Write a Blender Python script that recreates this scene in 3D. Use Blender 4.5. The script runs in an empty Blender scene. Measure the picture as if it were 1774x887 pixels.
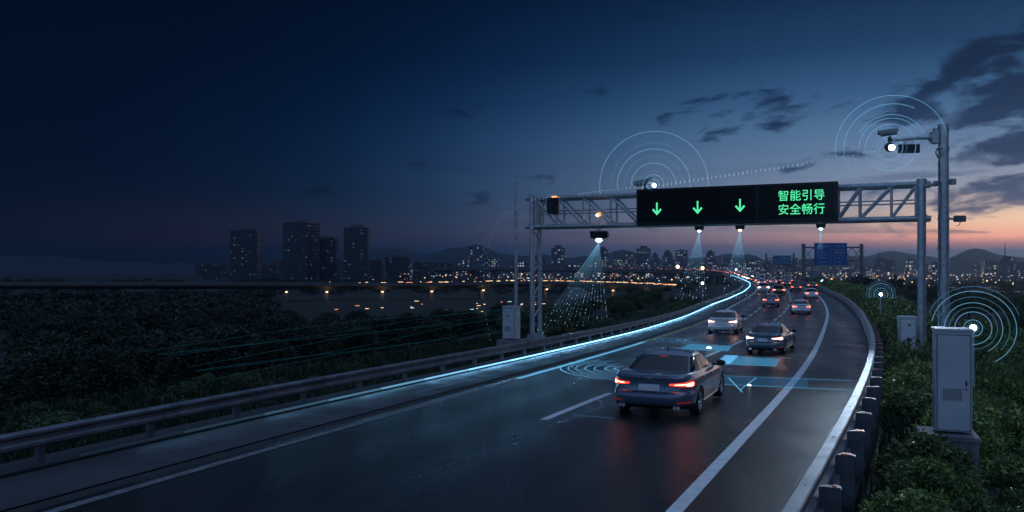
import bpy, bmesh, math, random
import numpy as np
from mathutils import Vector, Matrix
random.seed(7); RNG = np.random.default_rng(11)
scene = bpy.context.scene
COL = scene.collection
PI = math.pi
HAZE, SKY, SUN, EXPO = .00026, 1.0, .05, 0.0
CLX, CLY, CLZ, CLS = 4.1, 1.1, 0.0, 3.0
OVER, BEHIND = (.33, .56, 1.02), (.34, .56, 1.02)
LEDP, SENP, MASTP = .6, .6, .65
F, HOR, CX, CH = 1450.0, 462.0, 887.0, 3.2        # focal length in photo pixels, horizon row, centre column, eye height

def sm(a, b, x):
    t = np.clip((np.asarray(x, float)-a)/(b-a), 0, 1); return t*t*(3-2*t)
def rz(y): return -float(sm(12, 80, y))             # the carriageway dips one metre
def at(px, py, Y):                                  # a point at depth Y metres
    s = F/Y; return Vector(((px-CX)/s, Y, CH-(py-HOR)/s))
def lin(r, g, b):
    f = lambda c: (c/255/12.92) if c/255 <= .04045 else ((c/255+.055)/1.055)**2.4
    return (f(r), f(g), f(b), 1)

# ------------------------------------------------------------------ materials
def new_mat(name):
    m = bpy.data.materials.new(name); m.use_nodes = True
    nt = m.node_tree; return m, nt, nt.nodes['Principled BSDF'], nt.nodes['Material Output']
def ND(nt, typ, **kw):
    n = nt.nodes.new(typ)
    for k, v in kw.items():
        if k.startswith('_'): setattr(n, k[1:], v)
        else:
            key = int(k[1:]) if (k[0] == 'i' and k[1:].isdigit()) else k.replace('__', ' ')
            if isinstance(v, bpy.types.NodeSocket): nt.links.new(v, n.inputs[key])
            else: n.inputs[key].default_value = v
    return n
def math_(nt, op, a, b=0.0, c=0.0, clamp=False):
    n = ND(nt, 'ShaderNodeMath', _operation=op, i0=a, i1=b, i2=c); n.use_clamp = clamp; return n.outputs[0]
def ramp(nt, fac, stops, interp='LINEAR'):
    n = nt.nodes.new('ShaderNodeValToRGB'); cr = n.color_ramp; cr.interpolation = interp
    while len(cr.elements) > 1: cr.elements.remove(cr.elements[-1])
    for i, (p, c) in enumerate(stops):
        e = cr.elements[0] if i == 0 else cr.elements.new(p)
        e.position = p
        e.color = c if isinstance(c, tuple) else (c, c, c, 1)
    nt.links.new(fac, n.inputs[0]); return n.outputs[0]
def mixc(nt, fac, a, b, blend='MIX'):
    n = nt.nodes.new('ShaderNodeMix'); n.data_type = 'RGBA'; n.blend_type = blend
    for s, v in ((0, fac), (6, a), (7, b)):
        if isinstance(v, bpy.types.NodeSocket): nt.links.new(v, n.inputs[s])
        else: n.inputs[s].default_value = v
    return n.outputs[2]
def surf(name, c1, c2=None, rough=.6, metal=0.0, scale=3.0, bump=0.0, bscale=40, r2=None, coat=0, detail=5, spec=.5):
    m, nt, b, o = new_mat(name)
    tc = ND(nt, 'ShaderNodeTexCoord')
    c2 = c2 or tuple(x*.75 for x in c1)
    n = ND(nt, 'ShaderNodeTexNoise', Vector=tc.outputs['Object'], Scale=scale, Detail=detail)
    f = ramp(nt, n.outputs[0], [(.35, 0.0), (.65, 1.0)])
    nt.links.new(mixc(nt, f, (*c1, 1), (*c2, 1)), b.inputs['Base Color'])
    if r2 is not None:
        nt.links.new(math_(nt, 'MULTIPLY_ADD', f, r2-rough, rough), b.inputs['Roughness'])
    else: b.inputs['Roughness'].default_value = rough
    b.inputs['Metallic'].default_value = metal; b.inputs['Coat Weight'].default_value = coat
    b.inputs['Specular IOR Level'].default_value = spec
    if bump:
        n2 = ND(nt, 'ShaderNodeTexNoise', Vector=tc.outputs['Object'], Scale=bscale, Detail=3)
        bp = ND(nt, 'ShaderNodeBump', Strength=bump, Distance=.02, Height=n2.outputs[0])
        nt.links.new(bp.outputs[0], b.inputs['Normal'])
    return m
def glow(name, col, strength, base=(.02, .02, .02)):
    m, nt, b, o = new_mat(name)
    b.inputs['Base Color'].default_value = (*base, 1); b.inputs['Roughness'].default_value = .3
    b.inputs['Emission Color'].default_value = (*col, 1); b.inputs['Emission Strength'].default_value = strength
    return m
def light_air(name, col, strength, alpha):            # see-through emission painted as pools, rings and rays of light
    m, nt, b, o = new_mat(name)
    nt.nodes.remove(b)
    e = ND(nt, 'ShaderNodeEmission', Color=(*col, 1), Strength=strength)
    t = ND(nt, 'ShaderNodeBsdfTransparent')
    x = ND(nt, 'ShaderNodeMixShader', i0=alpha, i1=t.outputs[0], i2=e.outputs[0])
    nt.links.new(x.outputs[0], o.inputs[0]); return m

def asphalt_mat():
    m, nt, b, o = new_mat('asphalt')
    tc = ND(nt, 'ShaderNodeTexCoord')
    big = ND(nt, 'ShaderNodeTexNoise', Vector=tc.outputs['Object'], Scale=.35, Detail=6, Roughness=.6)
    mp = ND(nt, 'ShaderNodeMapping', Vector=tc.outputs['Object'], Rotation=(0, 0, math.radians(24)), Scale=(1.6, .06, 1))
    streak = ND(nt, 'ShaderNodeTexNoise', Vector=mp.outputs[0], Scale=1.0, Detail=4)
    fine = ND(nt, 'ShaderNodeTexNoise', Vector=tc.outputs['Object'], Scale=55, Detail=3, Roughness=.7)
    vor = ND(nt, 'ShaderNodeTexVoronoi', Vector=tc.outputs['Object'], Scale=70)
    a = ramp(nt, big.outputs[0], [(.2, (.007, .0075, .0085, 1)), (.85, (.017, .0175, .019, 1))])
    s = ramp(nt, streak.outputs[0], [(.35, .7), (.65, 1.2)])
    c = mixc(nt, 1.0, a, s, 'MULTIPLY')
    g = ramp(nt, fine.outputs[0], [(.3, .5), (.7, 1.6)])
    c = mixc(nt, .8, c, g, 'MULTIPLY')
    uv = ND(nt, 'ShaderNodeSeparateXYZ', Vector=tc.outputs['UV'])          # u: metres across, v: metres along the carriageway
    wob = ND(nt, 'ShaderNodeCombineXYZ', X=math_(nt, 'MULTIPLY', uv.outputs[0], 2.2), Y=math_(nt, 'MULTIPLY', uv.outputs[1], .07))
    lane = ND(nt, 'ShaderNodeTexNoise', Vector=wob.outputs[0], Scale=1.0, Detail=5, Roughness=.6)
    trk = math_(nt, 'COSINE', math_(nt, 'MULTIPLY', math_(nt, 'ADD', uv.outputs[0], .15), 2*PI/1.85))
    trk = math_(nt, 'MULTIPLY', math_(nt, 'MULTIPLY_ADD', trk, .5, .5), ramp(nt, lane.outputs[0], [(.3, .2), (.7, 1.0)]))
    cell = ND(nt, 'ShaderNodeCombineXYZ', X=math_(nt, 'FLOOR', math_(nt, 'DIVIDE', uv.outputs[0], 3.7)), Y=math_(nt, 'FLOOR', math_(nt, 'DIVIDE', math_(nt, 'MULTIPLY_ADD', lane.outputs[0], .3, uv.outputs[1]), 17.0)))
    wn = ND(nt, 'ShaderNodeTexWhiteNoise', Vector=cell.outputs[0])
    c = mixc(nt, 1.0, c, ramp(nt, wn.outputs[0], [(0, .72), (1, 1.3)]), 'MULTIPLY')
    c = mixc(nt, 1.0, c, ramp(nt, lane.outputs[0], [(.3, .7), (.7, 1.35)]), 'MULTIPLY')
    r = math_(nt, 'MULTIPLY_ADD', s, .16, .05)
    r = math_(nt, 'MULTIPLY_ADD', big.outputs[0], .24, r)
    r = math_(nt, 'MULTIPLY_ADD', trk, -.12, r)
    r = math_(nt, 'MULTIPLY_ADD', lane.outputs[0], .10, r)
    nt.links.new(c, b.inputs['Base Color'])
    nt.links.new(r, b.inputs['Roughness'])
    b.inputs['Specular IOR Level'].default_value = .30
    bp = ND(nt, 'ShaderNodeBump', Strength=.22, Distance=.012, Height=vor.outputs[0])
    nt.links.new(bp.outputs[0], b.inputs['Normal'])
    return m
M = {}
M['asphalt'] = asphalt_mat()
M['concrete'] = surf('concrete_paving', (.060, .064, .072), (.032, .035, .040), .5, scale=.6, bump=.15, r2=.75)
M['plinth'] = surf('plinth_concrete', (.24, .24, .24), (.13, .13, .135), .85, scale=2.5, bump=.25, bscale=25)
M['viaduct'] = surf('viaduct_concrete', (.11, .11, .115), (.075, .075, .08), .85, scale=.15, bump=.1)
M['gutter'] = surf('gutter', (.02, .02, .022), (.035, .035, .037), .8, scale=2)
M['white_paint'] = surf('white_road_paint', (.80, .80, .80), (.62, .63, .64), .55, scale=5, bump=.2, bscale=60)
M['shaded_paint'] = surf('shaded_road_paint', (.22, .225, .235), (.12, .125, .13), .6, scale=5, bump=.2, bscale=60)  # left edge line: its dark fade is put into the paint colour
M['yellow_paint'] = surf('yellow_road_paint', (.62, .33, .03), (.4, .22, .03), .55, scale=5)
M['steel'] = surf('galvanised_steel', (.50, .52, .55), (.36, .38, .41), .34, .65, scale=6, bump=.04, r2=.48)
M['rail'] = surf('rail_steel', (.42, .44, .47), (.26, .28, .31), .34, .75, scale=2.2, r2=.5, bump=.05)
M['rail_shaded'] = surf('shaded_rail_steel', (.17, .18, .20), (.10, .11, .125), .45, .6, scale=2.2, r2=.6, bump=.05)  # left rail: steel colour darkened to imitate the dim side
M['post'] = surf('post_steel', (.16, .17, .19), (.10, .11, .125), .5, .6, scale=5)
M['cab'] = surf('cabinet_paint', (.52, .54, .57), (.44, .46, .50), .45, 0.1, scale=1.6, bump=.03)
M['cab_white'] = surf('cabinet_white_paint', (.80, .81, .83), (.70, .71, .74), .45, 0, scale=1.6, bump=.03)
M['cab_dark'] = surf('cabinet_recess', (.05, .05, .055), rough=.6)
M['dark'] = surf('dark_housing', (.010, .012, .015), (.016, .018, .022), .5, .1, spec=.3)
M['black'] = surf('screen_black', (.003, .004, .006), (.004, .005, .008), .5, spec=.12)
M['rubber'] = surf('rubber', (.015, .015, .016), rough=.8)
M['rim'] = surf('alloy', (.35, .36, .38), (.28, .29, .31), .3, .9)
M['glass'] = surf('car_glass', (.004, .005, .007), (.005, .006, .008), .08, 0, spec=.22)
M['plastic'] = surf('black_plastic', (.014, .014, .016), rough=.5)
M['plate'] = surf('number_plate', (.80, .81, .83), (.62, .63, .66), .5, scale=14)
M['chrome'] = surf('chrome', (.6, .61, .63), rough=.15, metal=1)
M['soil'] = surf('soil', (.006, .009, .008), (.010, .014, .010), .95, scale=.25, bump=.4, bscale=4)
M['bark'] = surf('bark', (.05, .04, .03), (.03, .025, .02), .9, scale=8, bump=.5, bscale=18)
M['blue_sign'] = surf('blue_sign', (.008, .09, .34), (.007, .08, .30), .5, scale=.6)
M['teal_sign'] = surf('teal_sign', (.015, .15, .26), (.012, .12, .22), .5, scale=.6)
M['sign_white'] = surf('sign_lettering', (.62, .65, .68), rough=.5)
M['green_led'] = glow('green_led', (.10, .95, .42), .95)
M['blue_led'] = glow('blue_led', (.24, .64, 1.0), 4.0)
M['blue_led_mid'] = glow('blue_led_mid', (.25, .62, 1.0), 1.6)
M['blue_led_low'] = glow('blue_led_low', (.15, .45, 1.0), .22)
M['cool_lamp'] = glow('cool_lamp', (.62, .88, 1.0), 14)
M['lens_lamp'] = glow('lens_lamp', (.50, .82, 1.0), 5)
M['tail_pink'] = glow('tail_pink', (1.0, .34, .24), 6.0, (.3, .05, .05))
M['warm_lamp'] = glow('warm_lamp', (1.0, .62, .28), 9)
M['amber'] = glow('amber', (1.0, .33, .06), 2.2)
M['reflector'] = glow('amber_reflector', (1.0, .30, .04), .05, (.5, .13, .02))  # no lamp; a faint glow is painted into the reflector
M['ring'] = light_air('ring_light', (.22, .62, 1.0), .8, .5)
M['ring_soft'] = light_air('ring_light_soft', (.20, .55, .95), .5, .28)
M['ray'] = light_air('ray_light', (.25, .68, 1.0), .75, .3)
M['ray_mid'] = light_air('ray_light_mid', (.22, .62, 1.0), .55, .25)
M['ray_low'] = light_air('ray_light_low', (.18, .55, 1.0), .35, .12)
M['dot'] = light_air('dot_light', (.45, .8, 1.0), 1.1, .7)
M['teal_ray'] = light_air('teal_light', (.04, .40, .6), .12, .3)
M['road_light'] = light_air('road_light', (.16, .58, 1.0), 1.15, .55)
M['road_pool'] = light_air('road_pool', (.12, .55, 1.0), .75, .35)  # pool of light painted on the road as a translucent emissive patch
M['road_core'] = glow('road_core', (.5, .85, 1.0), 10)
M['tail_red'] = glow('tail_red', (1.0, .045, .02), 2.2, (.2, .005, .005))
M['tail_hot'] = glow('tail_hot', (1.0, .28, .18), 9.5, (.3, .02, .02))
M['tail_far'] = glow('tail_far', (1.0, .16, .08), 4.6, (.2, .005, .005))
M['tail_white'] = glow('tail_white', (1.0, .66, .52), 14.0, (.3, .1, .1))
M['tail_dim'] = glow('tail_dim', (1.0, .05, .02), .12, (.25, .01, .01))
M['head'] = glow('head_warm', (1.0, .75, .45), 8)

def paint(name, c, metal=.55, rough=.3):
    return surf(name, c, tuple(x*.92 for x in c), rough, metal, scale=1.2, coat=.9)
M['paint'] = paint('paint_midnight', (.11, .145, .21), .3)
M['paint_silver'] = paint('paint_silver', (.74, .75, .77), .15)
M['paint_slate'] = paint('paint_slate_blue', (.11, .16, .23), .35)
M['paint_grey'] = paint('paint_grey', (.22, .225, .24), .35)
M['paint_black'] = paint('paint_black', (.015, .016, .02), .3)
M['paint_white'] = paint('paint_white', (.55, .56, .57), .1)
M['paint_red'] = paint('paint_red', (.10, .02, .02), .4)

def leaf_mat(name, a, b_, c):
    m, nt, b, o = new_mat(name)
    g = ND(nt, 'ShaderNodeNewGeometry'); oi = ND(nt, 'ShaderNodeObjectInfo')
    col = ramp(nt, g.outputs['Random Per Island'], [(0, a), (.55, b_), (.9, c), (1, tuple(min(1, x*1.9) for x in c[:3])+(1,))])
    k = math_(nt, 'MULTIPLY_ADD', oi.outputs['Random'], .6, .7)
    kk = ND(nt, 'ShaderNodeCombineColor', i0=k, i1=k, i2=k)
    col = mixc(nt, 1.0, col, kk.outputs[0], 'MULTIPLY')
    nt.links.new(col, b.inputs['Base Color']); b.inputs['Roughness'].default_value = .48
    t = ND(nt, 'ShaderNodeBsdfTranslucent', Color=col)
    x = ND(nt, 'ShaderNodeMixShader', i0=.22, i1=b.outputs[0], i2=t.outputs[0])
    nt.links.new(x.outputs[0], o.inputs[0]); return m
M['leaf_bush'] = leaf_mat('leaf_bush', (.045, .090, .030, 1), (.10, .165, .048, 1), (.24, .30, .085, 1))
M['leaf_tree'] = leaf_mat('leaf_tree', (.009, .018, .011, 1), (.015, .028, .014, 1), (.028, .044, .02, 1))  # left-hand trees: the dark fade is put into the leaf colour
M['leaf_tree_lit'] = leaf_mat('leaf_tree_lit', (.022, .045, .022, 1), (.045, .078, .030, 1), (.085, .12, .042, 1))  # lit copy of the tree leaf, brightness put into the colour
M['leaf_grass'] = leaf_mat('leaf_grass', (.010, .020, .009, 1), (.018, .032, .013, 1), (.03, .05, .02, 1))
M['leaf_warm'] = leaf_mat('leaf_warm', (.05, .07, .02, 1), (.11, .13, .04, 1), (.22, .21, .07, 1))
M['hill'] = surf('hill', (.020, .040, .062), (.015, .032, .052), .95, scale=.004)  # blue tint of distant haze put into the slope colour

def facade(name, wall, lit, warm, strength, cw=3.4, chh=3.1):
    m, nt, b, o = new_mat(name)
    tc = ND(nt, 'ShaderNodeTexCoord'); oi = ND(nt, 'ShaderNodeObjectInfo')
    sx = ND(nt, 'ShaderNodeSeparateXYZ', Vector=tc.outputs['Object'])
    u = math_(nt, 'DIVIDE', math_(nt, 'ADD', sx.outputs[0], sx.outputs[1]), cw)
    v = math_(nt, 'DIVIDE', sx.outputs[2], chh)
    fu, fv = math_(nt, 'FLOOR', u), math_(nt, 'FLOOR', v)
    ru, rv = math_(nt, 'FRACT', u), math_(nt, 'FRACT', v)
    def band(x, a, b2): return math_(nt, 'MULTIPLY', math_(nt, 'GREATER_THAN', x, a), math_(nt, 'LESS_THAN', x, b2))
    g = ND(nt, 'ShaderNodeNewGeometry'); nz = ND(nt, 'ShaderNodeSeparateXYZ', Vector=g.outputs['Normal'])
    wall_m = math_(nt, 'LESS_THAN', math_(nt, 'ABSOLUTE', nz.outputs[2]), .5)
    win = math_(nt, 'MULTIPLY', math_(nt, 'MULTIPLY', band(ru, .2, .8), band(rv, .3, .82)), wall_m)
    vec = ND(nt, 'ShaderNodeCombineXYZ', X=fu, Y=fv, Z=math_(nt, 'MULTIPLY', oi.outputs['Random'], 97.0))
    wn = ND(nt, 'ShaderNodeTexWhiteNoise', Vector=vec.outputs[0])
    cl = ND(nt, 'ShaderNodeTexNoise', Vector=vec.outputs[0], Scale=.17, Detail=2)
    th = math_(nt, 'MULTIPLY_ADD', cl.outputs[0], -.7, 1.35-lit)
    on = math_(nt, 'MULTIPLY', math_(nt, 'GREATER_THAN', wn.outputs[0], th), win)
    seps = ND(nt, 'ShaderNodeSeparateColor', Color=wn.outputs[1])
    ec = ramp(nt, seps.outputs[0], [(0, warm), (.55, (1, .80, .56, 1)), (.9, (.75, .88, 1, 1))])
    st = math_(nt, 'MULTIPLY', on, math_(nt, 'MULTIPLY_ADD', seps.outputs[2], strength, strength*.25))
    col = mixc(nt, win, (*wall, 1), (.02, .025, .035, 1))
    nt.links.new(col, b.inputs['Base Color']); nt.links.new(ec, b.inputs['Emission Color']); nt.links.new(st, b.inputs['Emission Strength'])
    nt.links.new(math_(nt, 'MULTIPLY_ADD', win, -.5, .8), b.inputs['Roughness'])
    return m
M['fac_a'] = facade('facade_slate', (.085, .12, .175), .26, (1, .62, .30, 1), .2)
M['fac_b'] = facade('facade_stone', (.12, .14, .18), .42, (1, .66, .36, 1), .5, 3.0, 3.0)
M['fac_c'] = facade('facade_dim', (.022, .030, .044), .15, (1, .60, .28, 1), .04, 3.8, 3.2)  # darker copy for the left skyline, its fade put into the colours
M['fac_d'] = facade('facade_bright', (.18, .17, .16), .72, (1, .55, .24, 1), 1.5, 4.5, 3.6)

# ------------------------------------------------------------------ mesh builder
class MB:
    def __init__(s): s.v, s.f, s.m = [], [], []
    def add(s, vs, fs, mi=0):
        o = len(s.v); s.v += [tuple(p) for p in vs]; s.f += [tuple(i+o for i in f) for f in fs]; s.m += [mi]*len(fs); return s
    def box(s, c, d, R=None, mi=0, taper=1.0):
        c = Vector(c); hx, hy, hz = d[0]/2, d[1]/2, d[2]/2
        vs = [Vector((x*hx*(taper if z > 0 else 1), y*hy*(taper if z > 0 else 1), z*hz)) for z in (-1, 1) for y in (-1, 1) for x in (-1, 1)]
        if R is not None: vs = [R @ p for p in vs]
        return s.add([c+p for p in vs], [(0, 2, 3, 1), (4, 5, 7, 6), (0, 1, 5, 4), (2, 6, 7, 3), (0, 4, 6, 2), (1, 3, 7, 5)], mi)
    def tube(s, pts, r, n=8, mi=0, cap=True, closed=False):
        pts = [Vector(p) for p in pts]; rs = r if isinstance(r, (list, tuple)) else [r]*len(pts)
        vs, fs = [], []; L = len(pts); prev = None
        for i, p in enumerate(pts):
            a = pts[i-1] if (i > 0 or closed) else p; b = pts[(i+1) % L] if (i < L-1 or closed) else p
            t = (b-a).normalized()
            if prev is None: q = t.orthogonal().normalized()
            else:
                q = prev-t*prev.dot(t); q = q.normalized() if q.length > 1e-6 else t.orthogonal().normalized()
            prev = q; w = t.cross(q)
            for k in range(n):
                g = 2*PI*k/n; vs.append(p+(q*math.cos(g)+w*math.sin(g))*rs[i])
        for i in range(L if closed else L-1):
            j = (i+1) % L
            for k in range(n): fs.append((i*n+k, i*n+(k+1) % n, j*n+(k+1) % n, j*n+k))
        if cap and not closed: fs += [tuple(range(n-1, -1, -1)), tuple(range((L-1)*n, L*n))]
        return s.add(vs, fs, mi)
    def grid(s, P, mi=0, closed=False):           # P: list of rows of points
        r, c = len(P), len(P[0]); vs = [p for row in P for p in row]; fs = []
        for i in range(r-1):
            for j in range(c if closed else c-1):
                k = (j+1) % c; fs.append((i*c+j, i*c+k, (i+1)*c+k, (i+1)*c+j))
        return s.add(vs, fs, mi)
    def ball(s, c, r, n=10, mi=0, sq=(1, 1, 1)):
        c = Vector(c); rows = []
        for i in range(n//2+1):
            th = PI*i/(n//2); th = min(max(th, .02), PI-.02)
            rows.append([c+Vector((r*sq[0]*math.sin(th)*math.cos(2*PI*j/n), r*sq[1]*math.sin(th)*math.sin(2*PI*j/n), -r*sq[2]*math.cos(th))) for j in range(n)])
        s.grid(rows, mi, True)
        o = len(s.v); s.f += [tuple(range(o-n, o)), tuple(range(o-n*(n//2+1)+n-1, o-n*(n//2+1)-1, -1))]; s.m += [mi]*2
        return s
    def disc(s, c, r, ax, n=16, mi=0):
        c, ax = Vector(c), Vector(ax).normalized(); q = ax.orthogonal().normalized(); w = ax.cross(q)
        return s.add([c+(q*math.cos(2*PI*k/n)+w*math.sin(2*PI*k/n))*r for k in range(n)], [tuple(range(n))], mi)
    def build(s, name, mats, parent=None, origin=None, smooth=True, bevel=0, angle=40):
        me = bpy.data.meshes.new(name)
        off = Vector(origin) if origin is not None else Vector((0, 0, 0))
        me.from_pydata([tuple(Vector(p)-off) for p in s.v], [], s.f)
        mats = mats if isinstance(mats, (list, tuple)) else [mats]
        for m in mats: me.materials.append(m)
        me.polygons.foreach_set('material_index', s.m)
        if bevel:
            bm = bmesh.new(); bm.from_mesh(me)
            bmesh.ops.recalc_face_normals(bm, faces=bm.faces)
            es = [e for e in bm.edges if len(e.link_faces) == 2 and e.calc_face_angle(0) > .6]
            bmesh.ops.bevel(bm, geom=es, offset=bevel, segments=2, affect='EDGES', clamp_overlap=True)
            bm.to_mesh(me); bm.free()
        if smooth:
            me.polygons.foreach_set('use_smooth', [True]*len(me.polygons)); me.set_sharp_from_angle(angle=math.radians(angle))
        me.update()
        o = bpy.data.objects.new(name, me); COL.objects.link(o)
        if parent is not None: o.parent = parent
        elif origin is not None: o.location = off
        return o
def tag(o, label=None, cat=None, group=None, kind=None):
    if label: o['label'] = label
    if cat: o['category'] = cat
    if group: o['group'] = group
    if kind: o['kind'] = kind
    return o
def thing(name, label, cat, loc=(0, 0, 0), rotz=0.0, group=None):
    o = bpy.data.objects.new(name, None); COL.objects.link(o); o.empty_display_size = .3
    o.location = loc; o.rotation_euler = (0, 0, rotz); return tag(o, label, cat, group)
def dup(root, loc, rotz, scale=1.0, label=None, group=None, swap=None):
    def cp(o, par):
        c = o.copy(); COL.objects.link(c); c.parent = par
        if swap and c.type == 'MESH':
            for sl in c.material_slots:
                if sl.material and sl.material.name in swap:
                    nm = swap[sl.material.name]; sl.link = 'OBJECT'; sl.material = nm
        for ch in o.children: cp(ch, c)
        return c
    r = cp(root, None); r.location = loc; r.rotation_euler = (0, 0, rotz); r.scale = (scale,)*3 if isinstance(scale, (int, float)) else scale
    if label: r['label'] = label
    if group: r['group'] = group
    elif 'group' in r and group is None and label: del r['group']
    return r
RZ = lambda a: Matrix.Rotation(a, 3, 'Z')
def RV(d, up=(0, 0, 1)):                                # frame with x along d
    x = Vector(d).normalized(); y = Vector(up).cross(x).normalized(); z = x.cross(y)
    return Matrix((x, y, z)).transposed()

# ------------------------------------------------------------------ road geometry
TAB = {
 'RR': [(8.4, 2.8), (10.1, 3.7), (12.6, 5.0), (16.7, 7.0), (21.7, 9.3), (26.4, 11.4), (31.7, 13.7), (42.1, 17.9), (62.6, 26.1), (83.6, 33.9), (106.3, 41.5), (140.9, 52.4), (175, 62.3), (210, 71.2), (259.5, 83.6), (330, 101), (400, 118.5), (440, 128)],
 'R': [(10.9, 2.1), (15.6, 4.3), (19.7, 6.2), (23.9, 8.1), (31, 11.1), (41, 15.1), (57.1, 21.4), (71.8, 27.1), (85.1, 32), (100.5, 37.4), (117.1, 43), (160.3, 56.4), (184.5, 63.2), (260, 81.6), (400, 116.5), (440, 126)],
 'C': [(17.5, .6), (21.3, 2.4), (30, 6.6), (35.4, 9.1), (39.7, 10.9), (61.3, 19.1), (80.6, 26.4), (101.5, 33.8), (121.8, 40.5), (143.3, 47.2), (174, 56.6), (260, 78), (400, 112.5), (440, 122)],
 'L': [(13.9, -4.75), (16.5, -3.3), (21.3, -1.2), (29.2, 2.3), (34.6, 4.4), (39.4, 6.3), (58.7, 13.3), (81.2, 20.7), (101.5, 27.8), (120.6, 34.4), (148.5, 43.4), (174, 50.9), (205, 59), (260, 71.8), (400, 106), (440, 115.5)],
 'RL': [(17.4, -5.9), (20.3, -4.5), (24.5, -2.5), (27.6, -1.1), (32.2, .85), (38.1, 3.1), (45.8, 6.2), (68, 13.6), (87.6, 20), (109.4, 27.9), (138.8, 37.6), (175.8, 48.6), (217.5, 59.8), (266.3, 71.4), (348, 90.6), (400, 102.6), (440, 112)]}
YG = np.arange(-24, 440.1, 1.0)
CUR = {}
for k, t in TAB.items():
    ys = np.array([p[0] for p in t]); xs = np.array([p[1] for p in t])
    yy = np.arange(-60, 480, 1.0)
    x = np.interp(yy, ys, xs)
    n = 3 if k in ('RR', 'R') else 4
    s0 = np.polyfit(ys[:n+1], xs[:n+1], 1)[0]; s1 = (xs[-1]-xs[-2])/(ys[-1]-ys[-2])
    x = np.where(yy < ys[0], xs[0]+s0*(yy-ys[0]), x); x = np.where(yy > ys[-1], xs[-1]+s1*(yy-ys[-1]), x)
    for w in (7, 9, 11):
        ker = np.ones(w)/w; xp = np.pad(x, w//2, mode='edge'); x = np.convolve(xp, ker, 'valid')
    CUR[k] = (yy[12:-12], x[12:-12])
def cx(k, y): return float(np.interp(y, *CUR[k]))
def tang(k, y):
    d = Vector((cx(k, y+1.5)-cx(k, y-1.5), 3.0, 0)); return d.normalized()
def cpt(k, y, off=0.0, h=0.0):                           # point on a curve, off metres to its right, h above the carriageway
    t = tang(k, y); return Vector((cx(k, y)+t.y*off, y-t.x*off, rz(y)+h))
def ysteps(y0, y1):
    out = [y0]; 
    while out[-1] < y1: out.append(min(y1, out[-1]+max(.8, out[-1]*.035)))
    return out
def stripe(mb, k, y0, y1, o0, o1, h, mi=0, n=2):
    rows = [[cpt(k, y, o0+(o1-o0)*j/(n-1), h) for j in range(n)] for y in ysteps(y0, y1)]
    return mb.grid(rows, mi)
# far continuation of the carriageway: an elevated bend to the left
def spline(P, m=14):
    P = [Vector(p) for p in P]; P = [P[0]*2-P[1]]+P+[P[-1]*2-P[-2]]; out = []
    for i in range(1, len(P)-2):
        a, b, c, d = P[i-1:i+3]
        for j in range(m):
            t = j/m; out.append(.5*((2*b)+(c-a)*t+(2*a-5*b+4*c-d)*t*t+(3*b-a-3*c+d)*t**3))
    out.append(P[-2]); return out
mid440 = Vector(((cx('RL', 436)+cx('RR', 436))/2, 436, -1))
FAR = spline([(mid440.x-14.5, 376, -1), tuple(mid440), (139, 520, -1), (155, 600, -.8), (166, 690, -.5), (161, 760, -.2), (138, 815, .4), (98, 850, 1.0), (48, 868, 1.5), (-10, 880, 1.8), (-80, 905, 2)])
FAR = [p for p in FAR if p.y >= 434]
def offpath(P, off, h=0.0):
    out = []
    for i, p in enumerate(P):
        t = (P[min(i+1, len(P)-1)]-P[max(i-1, 0)]); t.z = 0; t.normalize()
        out.append(Vector((p.x+t.y*off, p.y-t.x*off, p.z+h)))
    return out
def terr(x, y):
    xl, xr = cx('RL', min(y, 440)), cx('RR', min(y, 440)); r = rz(y)-.35
    base = -12.0+.6*math.sin(x*.013+y*.007)+.4*math.sin(y*.021-x*.01)
    open_ = float(sm(225, 300, y))
    if x < xl:
        d = (xl-x)*.92; z = r-.25*float(sm(0, 3, d)); z = z+(base-z)*float(sm(6, 55, d))
    elif x > xr:
        d = (x-xr)*.92; z = r-.95*float(sm(.9, 3.2, d)); z = z+(base-z)*float(sm(10, 70, d))
    else: return r+(min(base, -8)-r)*open_
    return z+(base-z)*open_
# ------------------------------------------------------------------ setting: terrain, road, markings
def build_terrain():
    angs = sorted(set([round(a, 3) for a in np.arange(-46, 46.01, .6)] + [round(a, 3) for a in np.arange(-180, 180, 6) if abs(a) > 46]))
    rad = [2.0*(1.068**i) for i in range(128)]
    rows = [[(r*math.sin(math.radians(a)), r*math.cos(math.radians(a))) for a in angs] for r in rad]
    P = [[(x, y, terr(x, y)) for x, y in row] for row in rows]
    mb = MB(); mb.grid(P, 0, True); n = len(angs)
    mb.f.append(tuple(range(n-1, -1, -1))); mb.m.append(0)
    return mb.build('ground', M['soil'])
tag(build_terrain(), kind='structure')

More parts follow.
